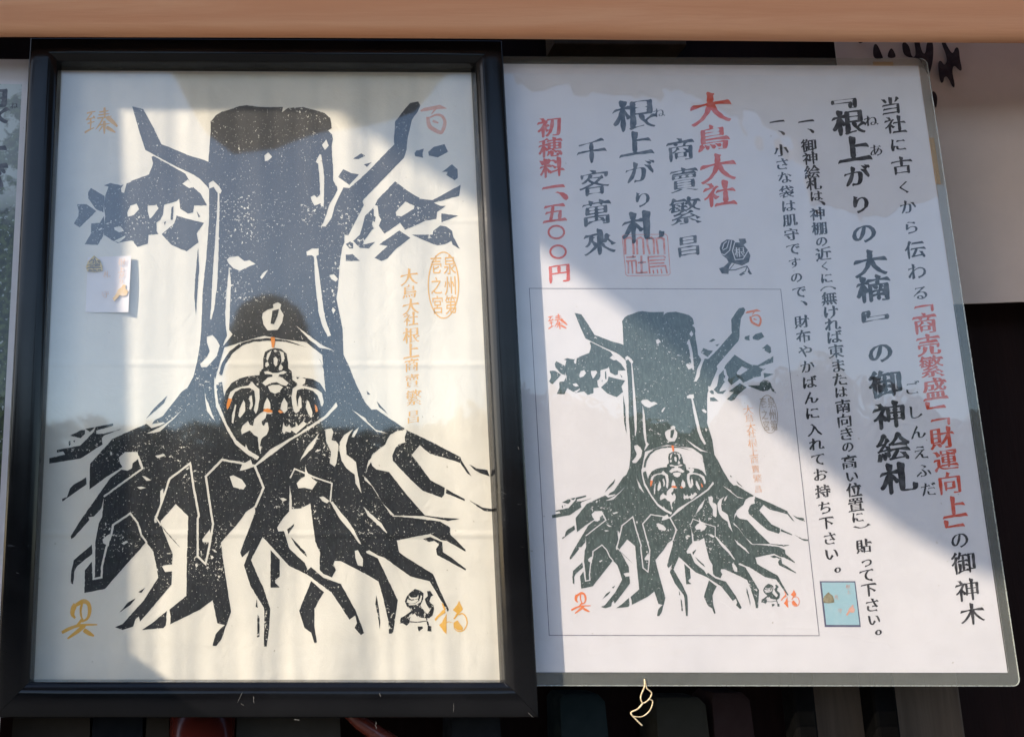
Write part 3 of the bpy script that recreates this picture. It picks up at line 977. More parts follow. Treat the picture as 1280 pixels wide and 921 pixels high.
nick = NT("bare_nick"); nick.set(nick.mix(nick.noise(2000, 2, .5), (.09, .085, .08), (.22, .21, .20)), .6)
for px, py, l, a_, w_ in ((317, 874, 9, 1.45, 1.6), (300, 871, 14, 2.0, .9), (303, 880, 5, .6, .9), (470, 906, 10, 1.5, 1.3), (567, 884, 11, 1.6, .9), (475, 868, 5, 1.2, 1.6), (371, 899, 7, .1, 2.2), (540, 700, 0, 0, 0), (663, 893, 9, .75, 1.0), (632, 855, 7, .9, .7), (648, 560, 4, 1.2, 1.0), (22, 716, 4, .4, 1.0)):
    if not l:
        continue
    p = [(px + (t - .5) * l * math.cos(a_) + 1.2 * noise.noise(Vector((px, t * 3, 0))), py + (t - .5) * l * math.sin(a_)) for t in (0, .25, .5, .75, 1)]
    q = stroke(p, [c_ * w_ * .45 for c_ in (.2, 1, .6, .9, .2)])
    v = [(o_.x, o_.z) for o_ in (at(x, y, -.0166) for x, y in q)]
    vs, fs = fill([v if area2(v) > 0 else v[::-1]])
    m = MB(); m.add([(x, -.01675, z) for x, z in vs], fs)
    m.build("paint_nick", nick.m, fr)
m = MB(); m.box((-.006, .0046, Z0 - .006), (W + .006, .010, Z0 + H + .006))
m.build("backing_board", M["brown"], fr)
m = MB()
NX, NZ = 2, 2
m.box((-.004, 0, Z0 - .004), (W + .004, .0004, Z0 + H + .004))
paper = m.build("print_sheet", M["washi"], fr)
m = MB(); flat(m, TREE[0], TREE[1], YINK)
m.build("tree_print", M["ink"], paper)
for p in shapes("o"):
    vs, fs = fill([[(q.x, q.z) for q in (at(x, y) for x, y in (p[1] if area2(p[1]) < 0 else p[1][::-1]))]])
    m = MB(); m.add([(x, YINK * 2, z) for x, z in vs], fs)
    m.build("orange_accent", M["seal"], paper)
m = MB(); flat(m, *MARKS["f"], YINK)
m.build("ink_character", M["gold"], paper)
m = MB(); flat(m, *MARKS["h"], YINK)
m.build("ink_character", M["hundred"], paper)
for k in "KN":
    m = MB(); flat(m, *MARKS[k], YINK)
    m.build("ink_character", M["gold"], paper)
m = MB(); letters(m, GOLD_COL, YINK, .004, 1.5)
m.build("text_column", M["gold"], paper)
m = MB(); ring_mesh(m, 554.3, 356.5, 19.7, 42, 1.6, YINK); seal_mesh(m, SEAL, YINK)
m.build("oval_seal", M["gold"], paper)
m = MB(); m.box((-.0005, -.0058, Z0 - .0005), (W + .0005, -.0044, Z0 + H + .0005))
m.build("glass_pane", M["glass"], fr)

# ------------------------------------------------------------------ small packet and gilt charm lying on the print, under the glass
def quad_pts(pxs, Y=0.0):
    return [at(x, y, Y) for x, y in pxs]


c = quad_pts([(125.5, 322), (164, 321), (160.5, 392.5), (106.5, 390.5)])
tl, tr, br, bl = quad_pts([(110, 322), (164.5, 321), (161, 391.5), (107, 390.5)])
pk = thing("paper_packet", "small white folded paper packet with faint ochre lettering, left of the printed trunk", "paper packet", tuple((bl + br) / 2))
m = MB()
n = 9
vs = []
for layer in (0, 1):
    for i in range(n):
        for k in range(n):
            u, v = i / (n - 1), k / (n - 1)
            p = (tl * (1 - u) + tr * u) * (1 - v) + (bl * (1 - u) + br * u) * v
            lift = .0002 + .0022 * u ** 1.5 * (.75 + .25 * v) + .0005 * math.sin(v * 3.1) * u
            vs.append((p.x, -lift - (.0005 if layer == 0 else 0), p.z))
m.v = vs
for i in range(n - 1):
    for k in range(n - 1):
        a = i * n + k
        m.f.append((a, a + 1, a + n + 1, a + n)); o_ = n * n
        m.f.append((o_ + a, o_ + a + n, o_ + a + n + 1, o_ + a + 1))
edge = [i * n for i in range(n)] + [(n - 1) * n + k for k in range(1, n)] + [i * n + n - 1 for i in range(n - 2, -1, -1)] + [k for k in range(n - 2, 0, -1)]
for a, b_ in zip(edge, edge[1:] + edge[:1]):
    m.f.append((a, b_, n * n + b_, n * n + a))
body = m.build("paper_sleeve", M["packet"], pk, smooth=True, angle=40)
pinkgold = plain_ink("faded_ochre_ink", (.82, .55, .36), lambda m: m.bump(m.noise(60, 2, .5), 1, .0002), (.84, .80, .84), .55)
m = MB()
for ch, x, y, s in (("根", 153, 329, 9), ("上", 152.5, 339, 8), ("が", 152.5, 347, 7), ("り", 152.5, 354, 6), ("札", 134, 344, 9), ("守", 132, 369, 9)):
    u = (x - 108) / 54
    letters(m, [(ch, x, y, s)], -.0011 - .0025 * u ** 1.5 - .0006 * u, 0, 1, plane=0)
m.build("text_column", pinkgold, pk)
m = MB()
def charm_outline(cx, cy, s):
    return [(cx - 9 * s, cy + 8 * s), (cx - 10.5 * s, cy + 3 * s), (cx - 8 * s, cy - 4 * s), (cx - 3.5 * s, cy - 8.5 * s), (cx - .3 * s, cy - 11.5 * s), (cx + 2.5 * s, cy - 9 * s), (cx + 7.5 * s, cy - 5 * s), (cx + 10 * s, cy + 2 * s), (cx + 10.5 * s, cy + 7.5 * s), (cx, cy + 9 * s)]
mal = [(0, 0), (6, -4), (9, -9), (14, -8), (13, -3), (18, 3), (15, 10), (8, 11), (3, 9), (-1, 14), (-6, 19), (-9, 15), (-4, 9), (-2, 5)]
pts = [at(148 + x * .72, 364 + y * .72, 0) for x, y in mal]
u = .8
m.slab([(p.x, p.z) for p in pts], -.0011 - .0025 * u ** 1.5 - .0006, -.0026 * u ** 1.5)
m.build("mallet_emblem", plain_ink("pale_gold_ink", (.84, .56, .22), lambda m: m.bump(m.noise(300, 2, .5), 1, .0001), (.84, .8, .84), .5), pk)
p0 = at(118.5, 340, 0)
ch_ = thing("gilt_charm", "tiny gilt openwork charm shaped like a heap of treasure at the packet's upper left corner", "charm", tuple(p0))
gm_ = NT("brushed_gilt"); gm_.set(gm_.mix(gm_.ramp(gm_.noise(400, 2, .6), .35, .65), (.34, .22, .05), (.78, .55, .16)), .55, gm_.bump(gm_.noise(900, 2, .5), 1, .0003), Metallic=.35)
dk_ = NT("charm_recess"); dk_.set((.045, .038, .018), .6)
m = MB(); m.slab([(q.x, q.z) for q in (at(x, y, 0) for x, y in charm_outline(118.5, 332, 1))], -.0022, -.0012)
m.build("charm_plate", gm_.m, ch_)
m = MB()
for p, wd_ in (([(110.5, 336), (126.5, 336.2)], 1.0), ([(111.5, 332), (125.8, 332)], .9), ([(112.5, 339), (116, 339.3)], 1.5), ([(118, 339.2), (121, 339.3)], 1.4), ([(123, 339), (126.5, 338.8)], 1.5),
               ([(112, 329), (116, 325.5)], 1.1), ([(117, 328.5), (119.5, 323.5)], 1.0), ([(121, 328.8), (119.2, 325)], .9), ([(122.5, 327), (125, 329.4)], 1.1), ([(114, 334.1), (117, 334)], 1), ([(119.5, 334), (123, 334.2)], 1), ([(115.4, 330.5), (118, 330)], .8), ([(120, 330.3), (123, 330.6)], .8)):
    q = [(v.x, v.z) for v in (at(x, y, 0) for x, y in stroke(p, wd_))]
    m.slab(q, -.00235, -.0021)
m.build("engraving", dk_.m, ch_)

# ------------------------------------------------------------------ laminated notice
YL = -.005
PX0, PX1 = FX1 + .0006, at(1204, 462, YL).x
PZ0, PZ1 = at(960, 840, YL).z, at(900, 81.5, YL).z
PX1 = (at(1144, 84, YL).x + at(1264, 840, YL).x) / 2
QX1 = (at(1158.5, 90, YL).x + at(1274.5, 850, YL).x) / 2
QZ0, QZ1 = at(960, 856.5, YL).z, at(900, 73, YL).z
nt = thing("laminated_notice", "laminated white notice with columns of black and red brush lettering and small tree print", "notice",
           ((PX0 + PX1) / 2, YL, QZ0))
m = MB(); m.box((PX0, YL, PZ0), (PX1, YL + .0002, PZ1))
sheet = m.build("notice_sheet", M["white"], nt)
YT = YL - .0001


def column(chars, mat, bold=.01, wild=1.5, name="text_column", label=None, squash=.90):
    mb = MB()
    letters(mb, chars, YT, bold, wild, squash)
    o = mb.build(name, mat, sheet)
    if label: o["label"] = label
    return o


def run(s, a, b, size, sizes={}):
    """characters evenly between two pixel points"""
    n = len(s)
    return [(c, a[0] + (b[0] - a[0]) * i / max(1, n - 1), a[1] + (b[1] - a[1]) * i / max(1, n - 1), sizes.get(c, size)) for i, c in enumerate(s)]


def lst(s, size, sizes={}):
    res = []
    for t in s.split():
        c, x, y = t.split(",")
        res.append((c, float(x), float(y), sizes.get(c, size)))
    return res


column(lst("当,1113.4,132.4 社,1119,156 に,1122.5,181 古,1127,207 く,1130,234 か,1135,258.6 ら,1139,284 伝,1143.7,312 わ,1146.4,339 る,1150.5,366", 25, {"く": 17, "か": 20, "に": 20, "ら": 19, "わ": 23, "る": 20}), M["black"], .012, label="first line in black brush lettering")
column(lst("﹁,1154.8,384.5 商,1156,404 売,1160.6,431 繁,1164.5,458 盛,1168.5,485.5 ﹂,1169.5,507 ﹁,1175.5,526 財,1177,547 運,1182,574.5 向,1187,603.5 上,1192.6,633 ﹂,1193,655", 29), M["red"], .016, label="red brush lettering")
column(lst("の,1199.6,674 御,1204.5,703 神,1209.5,737 木,1215.5,767", 29, {"の": 23}), M["black"], .008)
column(lst("﹃,1055,129 根,1061,153 上,1067.5,186 が,1071.5,220 り,1076,255 の,1080,291 大,1088,329 楠,1091.5,361 ﹄,1094,396 の,1100.5,440 御,1106.7,479.6 神,1112,518.5 絵,1116.5,558.7 札,1123.5,597", 39, {"が": 32, "り": 27, "の": 31, "札": 44, "﹃": 40, "﹄": 42}), M["black"], .022, 1.7, squash=.84, label="heavy black title lettering")
column(lst("ね,1088.3,151", 17), M["black"], .004)
column(lst("あ,1095,188", 17), M["black"], .004)
column(lst("ご,1140,484.6 し,1143.5,515 ん,1147,540 え,1150.5,565 ふ,1154.5,587.5 だ,1160.6,611", 19), M["black"], .006)
column(lst("一,1007.4,151.6 ﹅,1013.5,164 御,1011,182 神,1013,198 絵,1015,215 札,1017.5,230 は,1020,245 ﹅,1027.5,254 神,1022,267.5 棚,1024.5,285.5 の,1027,301.5 近,1029,317.5 く,1031,332.5 に,1033,347.5 ︵,1035,361 無,1036.4,373 け,1038.2,390 れ,1040.4,405.5 ば,1042.8,421 東,1045,439 ま,1047.5,457 た,1049.5,474 は,1051,490 南,1053.7,507.5 向,1055.5,525.5 き,1058,542 の,1059.8,558 高,1061.5,577 い,1065,595 位,1067.3,612 置,1069.7,630 に,1072,646 ︶,1077.5,657 貼,1079.5,682 っ,1083.2,701 て,1083.5,718 下,1086,736.5 さ,1090,755.7 い,1092.5,774 。,1098,790", 18.5, {"の": 15, "に": 15, "は": 15.5, "く": 12, "﹅": 11, "。": 22, "い": 16, "っ": 16}), M["black"], .016)
column(lst("一,971,152 ﹅,977,166.5 小,976.5,188 さ,977.5,205 な,980.5,222 袋,983,240 は,985.3,257.5 肌,987.5,275 守,989,293 で,991.3,311 す,993.2,328.5 の,995.6,346.5 で,999,364.6 ﹅,1005,379 財,1002,402 布,1004.3,420.5 や,1006.8,439 か,1009.2,458 ば,1011.8,477.5 ん,1013.5,497 に,1015.3,516 入,1018,536.5 れ,1020.2,555 て,1022.6,573.5 お,1025,593 持,1028.3,613.6 ち,1031,634 下,1033,653 さ,1037,672.5 い,1039.5,692 。,1047,712", 17.5, {"の": 15, "﹅": 11, "。": 22, "す": 15}), M["black"], .014)
column([("大", 888.5, 135.5, 48), ("鳥", 890.9, 173, 38), ("大", 897.6, 210, 42), ("社", 899.3, 242, 37)], M["red"], .014, 1.9, squash=.86, label="red shrine name in large brush lettering")
column([("商", 850.5, 187, 33), ("賣", 854.8, 225, 34), ("繁", 856.2, 264, 38), ("昌", 860.6, 307, 30)], M["blueblack"], .012, 1.7)
column([("根", 793.2, 143.5, 51), ("上", 795, 179, 40), ("が", 800, 215, 36), ("り", 803.3, 249, 25), ("札", 804, 283, 50)], M["blueblack"], .008, 1.9, squash=.80, label="large dark blue grey lettering")
column([("ね", 823.5, 141, 14)], M["blueblack"], 0)
column([("千", 739.4, 189.5, 35), ("客", 742.8, 228.5, 36), ("萬", 745.5, 266, 35), ("來", 749.5, 302.5, 38)], M["blueblack"], .012, 1.7)
column([("円", 699, 341, 27)], M["red"], .018)
column([("初", 687, 158.6, 29), ("穂", 688, 184.5, 28), ("料", 689.6, 209.5, 28), ("一", 691.3, 233.5, 26), ("﹅", 702.5, 245, 20), ("五", 693, 265.5, 28)], M["red"], .018, label="red price lettering")
for x, y in ((695.4, 290.3), (697.6, 314.8)):
    m = MB(); ring_mesh(m, x, y, 11, 9.2, 2.6, YT, 32)
    m.build("price_zero", M["red"], sheet)

# thin rule round the copy
m = MB()
rq = [at(660, 361, YT), at(973.7, 360.3, YT), at(1027, 793.6, YT), at(687.5, 795, YT)]
rx0, rx1 = (rq[0].x + rq[3].x) / 2, (rq[1].x + rq[2].x) / 2
rz1, rz0 = (rq[0].z + rq[1].z) / 2, (rq[2].z + rq[3].z) / 2
t = .00045
for a, b_ in (((rx0, rz1 - t), (rx1, rz1)), ((rx0, rz0), (rx1, rz0 + t)), ((rx0, rz0 + t), (rx0 + t, rz1 - t)), ((rx1 - t, rz0 + t), (rx1, rz1 - t))):
    m.add([(a[0], YT, a[1]), (b_[0], YT, a[1]), (b_[0], YT, b_[1]), (a[0], YT, b_[1])], [(0, 1, 2, 3)])
m.build("ruled_border", M["line"], sheet)

# the copy: the same picture, scaled on to the sheet
src = [at(542, 150), at(100, 775), at(563, 775), at(128, 153)]
dst = [at(943, 398.5, YT), at(726.5, 755, YT), at(986.6, 749, YT), at(697, 402, YT)]
A_ = np.array([[p.x, p.z, 1] for p in src])
TX = np.linalg.lstsq(A_, np.array([q.x for q in dst]), rcond=None)[0]
TZ = np.linalg.lstsq(A_, np.array([q.z for q in dst]), rcond=None)[0]
cp = lambda p: (TX[0] * p[0] + TX[1] * p[1] + TX[2], TZ[0] * p[0] + TZ[1] * p[1] + TZ[2])
m = MB(); flat(m, TREE[0], TREE[1], YT, cp)
m.build("tree_print", M["copy"], sheet)
for p in shapes("o"):
    vs, fs = fill([[cp((q.x, q.z)) for q in (at(x, y) for x, y in (p[1] if area2(p[1]) < 0 else p[1][::-1]))]])
    m = MB(); m.add([(x, YT - .0001, z) for x, z in vs], fs)
    m.build("orange_accent", M["orange"], sheet)
for k in "fhKN":
    m = MB(); flat(m, *MARKS[k], YT, cp)
    m.build("ink_character", M["orange"], sheet)
mm = MB(); m = MB()
letters(mm, GOLD_COL, 0, -.005, 1.0)
m.add([(cp((v[0], v[2]))[0], YT, cp((v[0], v[2]))[1]) for v in mm.v], mm.f)
m.build("text_column", M["pale"], sheet)
mm = MB(); ring_mesh(mm, 554.3, 356.5, 19.7, 42, 1.6, 0); seal_mesh(mm, SEAL, 0)
m = MB(); m.add([(cp((v[0], v[2]))[0], YT, cp((v[0], v[2]))[1]) for v in mm.v], mm.f)
m.build("oval_seal", plain_ink("dull_seal_ink", (.42, .33, .26), sheet_waves, WHITE, .5), sheet)

# square red stamp
Zt = lambda x, y: (770 + x / 7.111, 280 + y / 7.111)
m = MB()
def zstroke(mb, pts, w):
    p = stroke([Zt(*q) for q in pts], w / 7.111, .2)
    p = [(v.x, v.z) for v in (at(x, y, YT) for x, y in rough(p, 2, .15, 2))]
    vs, fs = fill([p])
    mb.add([(x, YT, z) for x, z in vs], fs)
for q, w_ in (([(55, 110), (70, 97), (440, 92), (458, 110), (482, 440), (465, 456), (105, 462), (88, 450), (55, 110)], 6),
              ([(85, 270), (78, 140), (95, 125), (130, 122), (150, 140), (158, 270)], 20), ([(190, 270), (185, 135)], 18), ([(188, 130), (220, 120), (240, 135), (248, 270)], 18),
              ([(300, 268), (280, 190), (275, 130), (315, 122), (335, 140), (338, 268)], 19), ([(375, 268), (358, 130), (400, 122), (425, 135), (432, 268)], 18),
              ([(92, 298), (175, 292)], 15), ([(90, 330), (180, 325)], 15), ([(108, 335), (112, 440)], 16), ([(140, 335), (148, 440)], 15), ([(178, 330), (182, 440)], 15),
              ([(225, 285), (228, 440)], 20), ([(195, 345), (265, 340)], 15), ([(190, 435), (280, 430)], 15), ([(150, 280), (152, 300)], 14),
              ([(285, 295), (420, 285), (440, 300)], 14), ([(285, 285), (300, 440)], 15), ([(300, 325), (435, 318)], 14), ([(300, 352), (430, 346)], 13), ([(300, 382), (440, 372), (455, 440)], 15),
              ([(330, 410), (335, 440)], 13), ([(365, 405), (372, 440)], 13), ([(400, 400), (408, 440)], 13)):
    zstroke(m, q, w_)
m.build("square_stamp", M["redseal"], sheet)

# small mallet mark with a letter on its side
def zpoly(p): return [Zt(*q) for q in p]
pl = []
for sg, p in ((1, [(920, 215), (935, 170), (985, 138), (1045, 145), (1062, 165), (1100, 165), (1090, 132), (1150, 130), (1160, 165), (1135, 185), (1170, 230), (1195, 280), (1180, 340), (1120, 370), (1030, 345), (1005, 385), (1000, 445), (940, 440), (915, 395), (960, 380), (1000, 340), (985, 310), (940, 275)]),
              (-1, stroke([(925, 265), (965, 275), (1010, 235), (1028, 150)], 8)), (-1, stroke([(945, 220), (960, 175), (985, 155)], 8)), (-1, stroke([(950, 232), (985, 215), (1005, 150)], 7)), (-1, stroke([(1055, 165), (1035, 240), (1060, 318), (1130, 312), (1172, 240)], 8)),
              (1, stroke([(1000, 412), (1060, 408), (1130, 385), (1165, 375), (1185, 410)], 9)), (1, stroke([(1165, 378), (1150, 420), (1120, 435)], 8)), (1, stroke([(1005, 410), (1050, 355)], 7)),
              (1, [(1180, 400), (1210, 445), (1190, 450), (1170, 425)]), (1, [(1125, 430), (1150, 440), (1110, 462), (1092, 450)])):
    pl.append((sg, [(x / 100, y / 100) for x, y in zpoly(p)]))
vs, fs = layered(pl)
m = MB(); flat(m, [(q.x, q.z) for q in (at(x * 100, y * 100, YT) for x, y in vs)], [f[::-1] for f in fs], YT)
mk = m.build("mallet_mark", M["blueblack"], sheet)
m = MB(); letters(m, [("根", Zt(1100, 250)[0], Zt(1100, 250)[1], 13)], YT - .0001, -.005, 1)
m.build("mark_letter", M["white"], sheet)

# little colour picture of the packet
m = MB()
pq = [at(1024.5, 726, YT), at(1069, 726, YT), at(1076, 783, YT), at(1031, 783.5, YT)]
ax0, ax1 = (pq[0].x + pq[3].x) / 2, (pq[1].x + pq[2].x) / 2
az1, az0 = (pq[0].z + pq[1].z) / 2, (pq[2].z + pq[3].z) / 2
m.add([(ax0, YT, az0), (ax1, YT, az0), (ax1, YT, az1), (ax0, YT, az1)], [(0, 1, 2, 3)])
pb = m.build("printed_picture", plain_ink("picture_edge_ink", (.10, .10, .17), sheet_waves, WHITE, .1), sheet)
m = MB(); e1, e2 = .0011, .0007
m.add([(ax0 + e1, YT - .0001, az0 + .0013), (ax1 - e2, YT - .0001, az0 + .0013), (ax1 - e2, YT - .0001, az1 - .0008), (ax0 + e1, YT - .0001, az1 - .0008)], [(0, 1, 2, 3)])
m.build("picture_ground", plain_ink("picture_blue_ink", (.34, .52, .58), sheet_waves, WHITE, .12), sheet)
m = MB()
for q in (charm_outline(1035.5, 747.5, .68), [(1063 + x * .5 - 2, 762 + y * .55 - 2) for x, y in mal]):
    pass
o_ = [(v.x, v.z) for v in (at(x, y, YT) for x, y in charm_outline(1035.5, 747.5, .68))]
vs, fs = fill([o_]); m.add([(x, YT - .0002, z) for x, z in vs], fs)
m.build("picture_charm", plain_ink("picture_umber_ink", (.16, .13, .085), sheet_waves, (.5, .45, .3), .7), sheet)
m = MB()
o_ = [(v.x, v.z) for v in (at(x, y, YT) for x, y in [(1062 + x * .42 - 1, 762 + y * .5 - 2) for x, y in mal])]
vs, fs = fill([o_]); m.add([(x, YT - .0002, z) for x, z in vs], fs)
letters(m, [("根", 1060, 733, 5.5), ("上", 1060.5, 739.5, 5), ("札", 1046, 746, 6), ("守", 1050, 763, 5.5)], YT - .0002, -.01, .6)
m.build("picture_lettering", plain_ink("picture_salmon_ink", (.72, .36, .26), sheet_waves, (.5, .6, .65), .4), sheet)

# clear film over and under, milky sealed margin
m = MB(); m.box((PX0, YL - .0012, PZ0), (PX1, YL - .0007, PZ1))
m.build("clear_film", M["film"], nt)
m = MB()
r_ = .0045
cor = [(QX1 - r_ + r_ * math.sin(a), QZ1 - r_ + r_ * math.cos(a)) for a in [i * math.pi / 16 for i in range(9)]] + \
      [(QX1 - r_ + r_ * math.cos(a), QZ0 + r_ - r_ * math.sin(a)) for a in [i * math.pi / 16 for i in range(9)]]
outer = [(PX0, QZ1)] + cor + [(PX0, QZ0)]
inner = [(PX0, PZ0 - .0002), (PX1 + .0002, PZ0 - .0002), (PX1 + .0002, PZ1 + .0002), (PX0, PZ1 + .0002)]
ringo = outer + inner
m.slab(ringo, YL - .0010, YL - .0004)
m.build("film_margin", M["margin"], nt)
m = MB()
e = [p for p in outer]
m.tube([(x, YL - .0007, z) for x, z in e[1:-1]] + [(PX0, YL - .0007, QZ0)], .00035, 5)
m.build("film_edge", film_mat("film_edge_gloss", .0002, 80, haze=.35, f0=.06), nt)
tp = NT("tan_tape"); tp.set((.60, .30, .10), .5, tp.bump(tp.noise(200, 3, .6), 1, .0003))
for q in ([(1160.5, 172), (1168, 172), (1177, 230), (1169.5, 230)], [(1092, 77), (1117, 77.5), (1117, 83), (1092, 82.5)]):
    v = [at(x, y, YL) for x, y in q]
    m = MB(); m.box((v[0].x, YL + .0004, v[2].z), (v[1].x + (v[2].x - v[1].x) * .3, YL + .0009, v[0].z))
    m.build("tape_strip", tp.m, nt)

# frayed cord hanging under the notice
Zc = lambda x, y: at(680 + x / 2.133, 821 + y / 2.133, -.006)
cordm = NT("pale_cord"); cordm.set(cordm.mix(cordm.ramp(cordm.noise(800, 2, .5), .4, .6), (.42, .33, .20), (.60, .50, .34)), .8)
cb = Zc(268, 60)
cd_ = thing("knotted_cord", "short pale knotted cord with a twisted loop hanging below the notice", "cord", tuple(cb))
m = MB()
def smooth_line(p, n=6):
    p = [Vector(q) for q in p]; o = []
    for i in range(len(p) - 1):
        a, b_, c_, d_ = p[max(i - 1, 0)], p[i], p[i + 1], p[min(i + 2, len(p) - 1)]
        for k in range(n):
            t = k / n
            o.append(.5 * ((2 * b_) + (c_ - a) * t + (2 * a - 5 * b_ + 4 * c_ - d_) * t * t + (3 * b_ - a - 3 * c_ + d_) * t ** 3))
    return o + [p[-1]]
for q, r_ in (([(268, 58), (268, 78), (258, 105), (264, 122), (280, 112), (287, 95), (274, 82), (270, 62)], .00045), ([(264, 122), (250, 138), (232, 148), (244, 164), (262, 182)], .0005), ([(240, 158), (262, 158), (282, 142), (290, 118), (280, 112)], .0004)):
    m.tube(smooth_line([Zc(*p) for p in q]), r_, 6)
m.build("cord_loop", cordm.m, cd_, smooth=True)

# ------------------------------------------------------------------ second notice, cut by the left edge
YS = .002
lx1 = FX0 - .0006
lz1 = at(20, 74.5, YS).z
ln = thing("laminated_notice", "laminated notice with a leafy photograph and grey letters, cut off left of the frame", "notice", (lx1 - .1, YS, Z0 - .06))
m = MB(); m.box((lx1 - .20, YS, Z0 - .06), (lx1, YS + .0003, lz1))
sheet2 = m.build("notice_sheet", M["white"], ln)
lf = NT("leafy_photograph")
a1 = lf.ramp(lf.noise(55, 4, .65), .46, .60)
sp_ = lf.n("ShaderNodeSeparateXYZ"); lf.link(lf.co(), sp_.inputs[0])
low_ = lf.ramp(sp_.outputs[2], .36, .42, .0, .42)
cc = lf.mix(lf.ramp(lf.noise(240, 3, .6), .4, .65), (.020, .032, .018), (.085, .12, .045))
c2 = lf.mix(lf.math('SUBTRACT', lf.ramp(lf.noise(38, 4, .65), .44, .54), low_, clamp=True), (.56, .62, .62), cc)
c2 = lf.mix(lf.ramp(sp_.outputs[2], .355, .40, 1, 0), c2, cc)
c2 = lf.mix(lf.math('MULTIPLY', lf.ramp(lf.noise(300, 2, .5, loc=(3, 0, 0)), .62, .66), .6), c2, (.55, .62, .62))
lf.set(c2, .6, sheet_waves(lf))
ip = [at(27, 105.5, YS), at(1, 450, YS)]
m = MB(); xi = at(27.5, 106, YS).x
zq = at(27, 105.5, YS).z
m.add([(lx1 - .19, YS - .0001, Z0 + .0), (xi, YS - .0001, Z0 + .0), (xi, YS - .0001, zq), (lx1 - .19, YS - .0001, zq)], [(0, 1, 2, 3)])
m.build("leafy_photograph", lf.m, sheet2)
m = MB(); letters(m, [("根", -14, 134, 50), ("上", -13, 191, 46), ("が", -16, 232, 42), ("り", -14, 276, 38), ("ね", 17.5, 132, 9)], YS - .0002, .015, 1.1)
m.build("text_column", plain_ink("washed_grey_ink", (.07, .075, .09), sheet_waves, WHITE, .2), sheet2)
m = MB(); m.box((lx1 - .2, YS - .0012, Z0 - .06), (lx1 - .0003, YS - .0007, lz1))
m.build("clear_film", M["dullfilm"], ln)

# ------------------------------------------------------------------ cloth with brown brush marks at the right, behind the notice
YC = .045
cx0 = at(1049, 60, YC).x; cz0 = at(1270, 379, YC).z
cl = thing("hanging_cloth", "off-white hanging cloth with dark brown brush dabs behind the notice's upper right corner", "cloth", ((cx0 + XR) / 2, YC, cz0))
m = MB()
nx, nz = 60, 24
xe = cx0 + .55; ze = Z0 + .62
for layer, dy in ((0, 0.0), (1, .0012)):
    for i in range(nx + 1):
        for k in range(nz + 1):
            x = cx0 + (xe - cx0) * i / nx; z = cz0 + (ze - cz0) * k / nz
            y = YC + .004 * math.sin(x * 26 + z * 3) * (1 - k / nz * .6) + .0015 * math.sin(x * 61 - z * 9) + dy
            m.v.append((x, y, z))
S_ = (nx + 1) * (nz + 1)
for i in range(nx):
    for k in range(nz):
        a = i * (nz + 1) + k
        m.f.append((a, a + nz + 1, a + nz + 2, a + 1)); m.f.append((S_ + a, S_ + a + 1, S_ + a + nz + 2, S_ + a + nz + 1))
for i in range(nx):
    a = i * (nz + 1); m.f.append((a, S_ + a, S_ + a + nz + 1, a + nz + 1))
for k in range(nz):
    m.f.append((k, k + 1, S_ + k + 1, S_ + k))
cloth = m.build("cloth_panel", M["cloth"], cl, smooth=True, angle=60)
Q = lambda x, y: (1030 + x / 4.604, 30 + y / 4.604)
m = MB()
for p in DABS:
    p = [Q(*q) for q in p]
    for _ in range(2):
        p = [q for i in range(len(p)) for q in ((p[i][0] * .75 + p[(i + 1) % len(p)][0] * .25, p[i][1] * .75 + p[(i + 1) % len(p)][1] * .25), (p[i][0] * .25 + p[(i + 1) % len(p)][0] * .75, p[i][1] * .25 + p[(i + 1) % len(p)][1] * .75))]
    v = [at(x, y, YC) for x, y in p]
    vs, fs = fill([[(q.x, q.z) for q in v]])
    m.add([(x, YC + .004 * math.sin(x * 26 + z * 3) * (1 - (z - cz0) / (ze - cz0) * .6) + .0015 * math.sin(x * 61 - z * 9) - .0030, z) for x, z in vs], fs)
m.build("brush_dabs", plain_ink("umber_dye", (.018, .006, .006), lambda m: m.bump(m.noise(900, 2, .5), 1, .0001), (.4, .34, .3), .08), cl)

# ------------------------------------------------------------------ dim shelf below: panels, posts, red lacquer, blocks standing in for reflections
for x0, x1, lab in ((985, 1012, "black upright slat below the notice, left of the brown panel"), (1084, 1113, "black upright slat below the notice, right of the brown panel")):
    a = at(x0, 921, .03); b_ = at(x1, 921, .03)
    m = MB(); m.box((a.x, .018, Z0 - .30), (b_.x, .034, Z0 + .05), .002)
    o = m.build("upright_slat", M["blackwood"]); tag(o, lab, "slat", "black upright slats under the notice")
a = at(1014, 900, .05); b_ = at(1200, 900, .05)
m = MB(); m.box((a.x, .046, Z0 - .30), (b_.x, .062, Z0 + .02), .002)
o = m.build("wood_partition", M["brown"]); tag(o, "plain brown wooden panel in shade below the notice, behind the slats", "partition")
a = at(690, 52, .05); b_ = at(855, 52, .05)
m = MB(); m.box((a.x, .046, at(700, 59, .05).z), (b_.x, .066, zb + .10), .001)
o = m.build("cross_plank", M["brown"]); tag(o, "short dull brown plank in the dark gap under the beam above the notice", "plank")

zs = Z0 - .10
m = MB(); m.box((XL, -.004, zs - .02), (at(985, 900, .03).x - .002, .072, zs), .002)
o = m.build("shelf_board", M["darkwood"]); tag(o, "dark shelf board under the frame carrying the wares", "shelf")


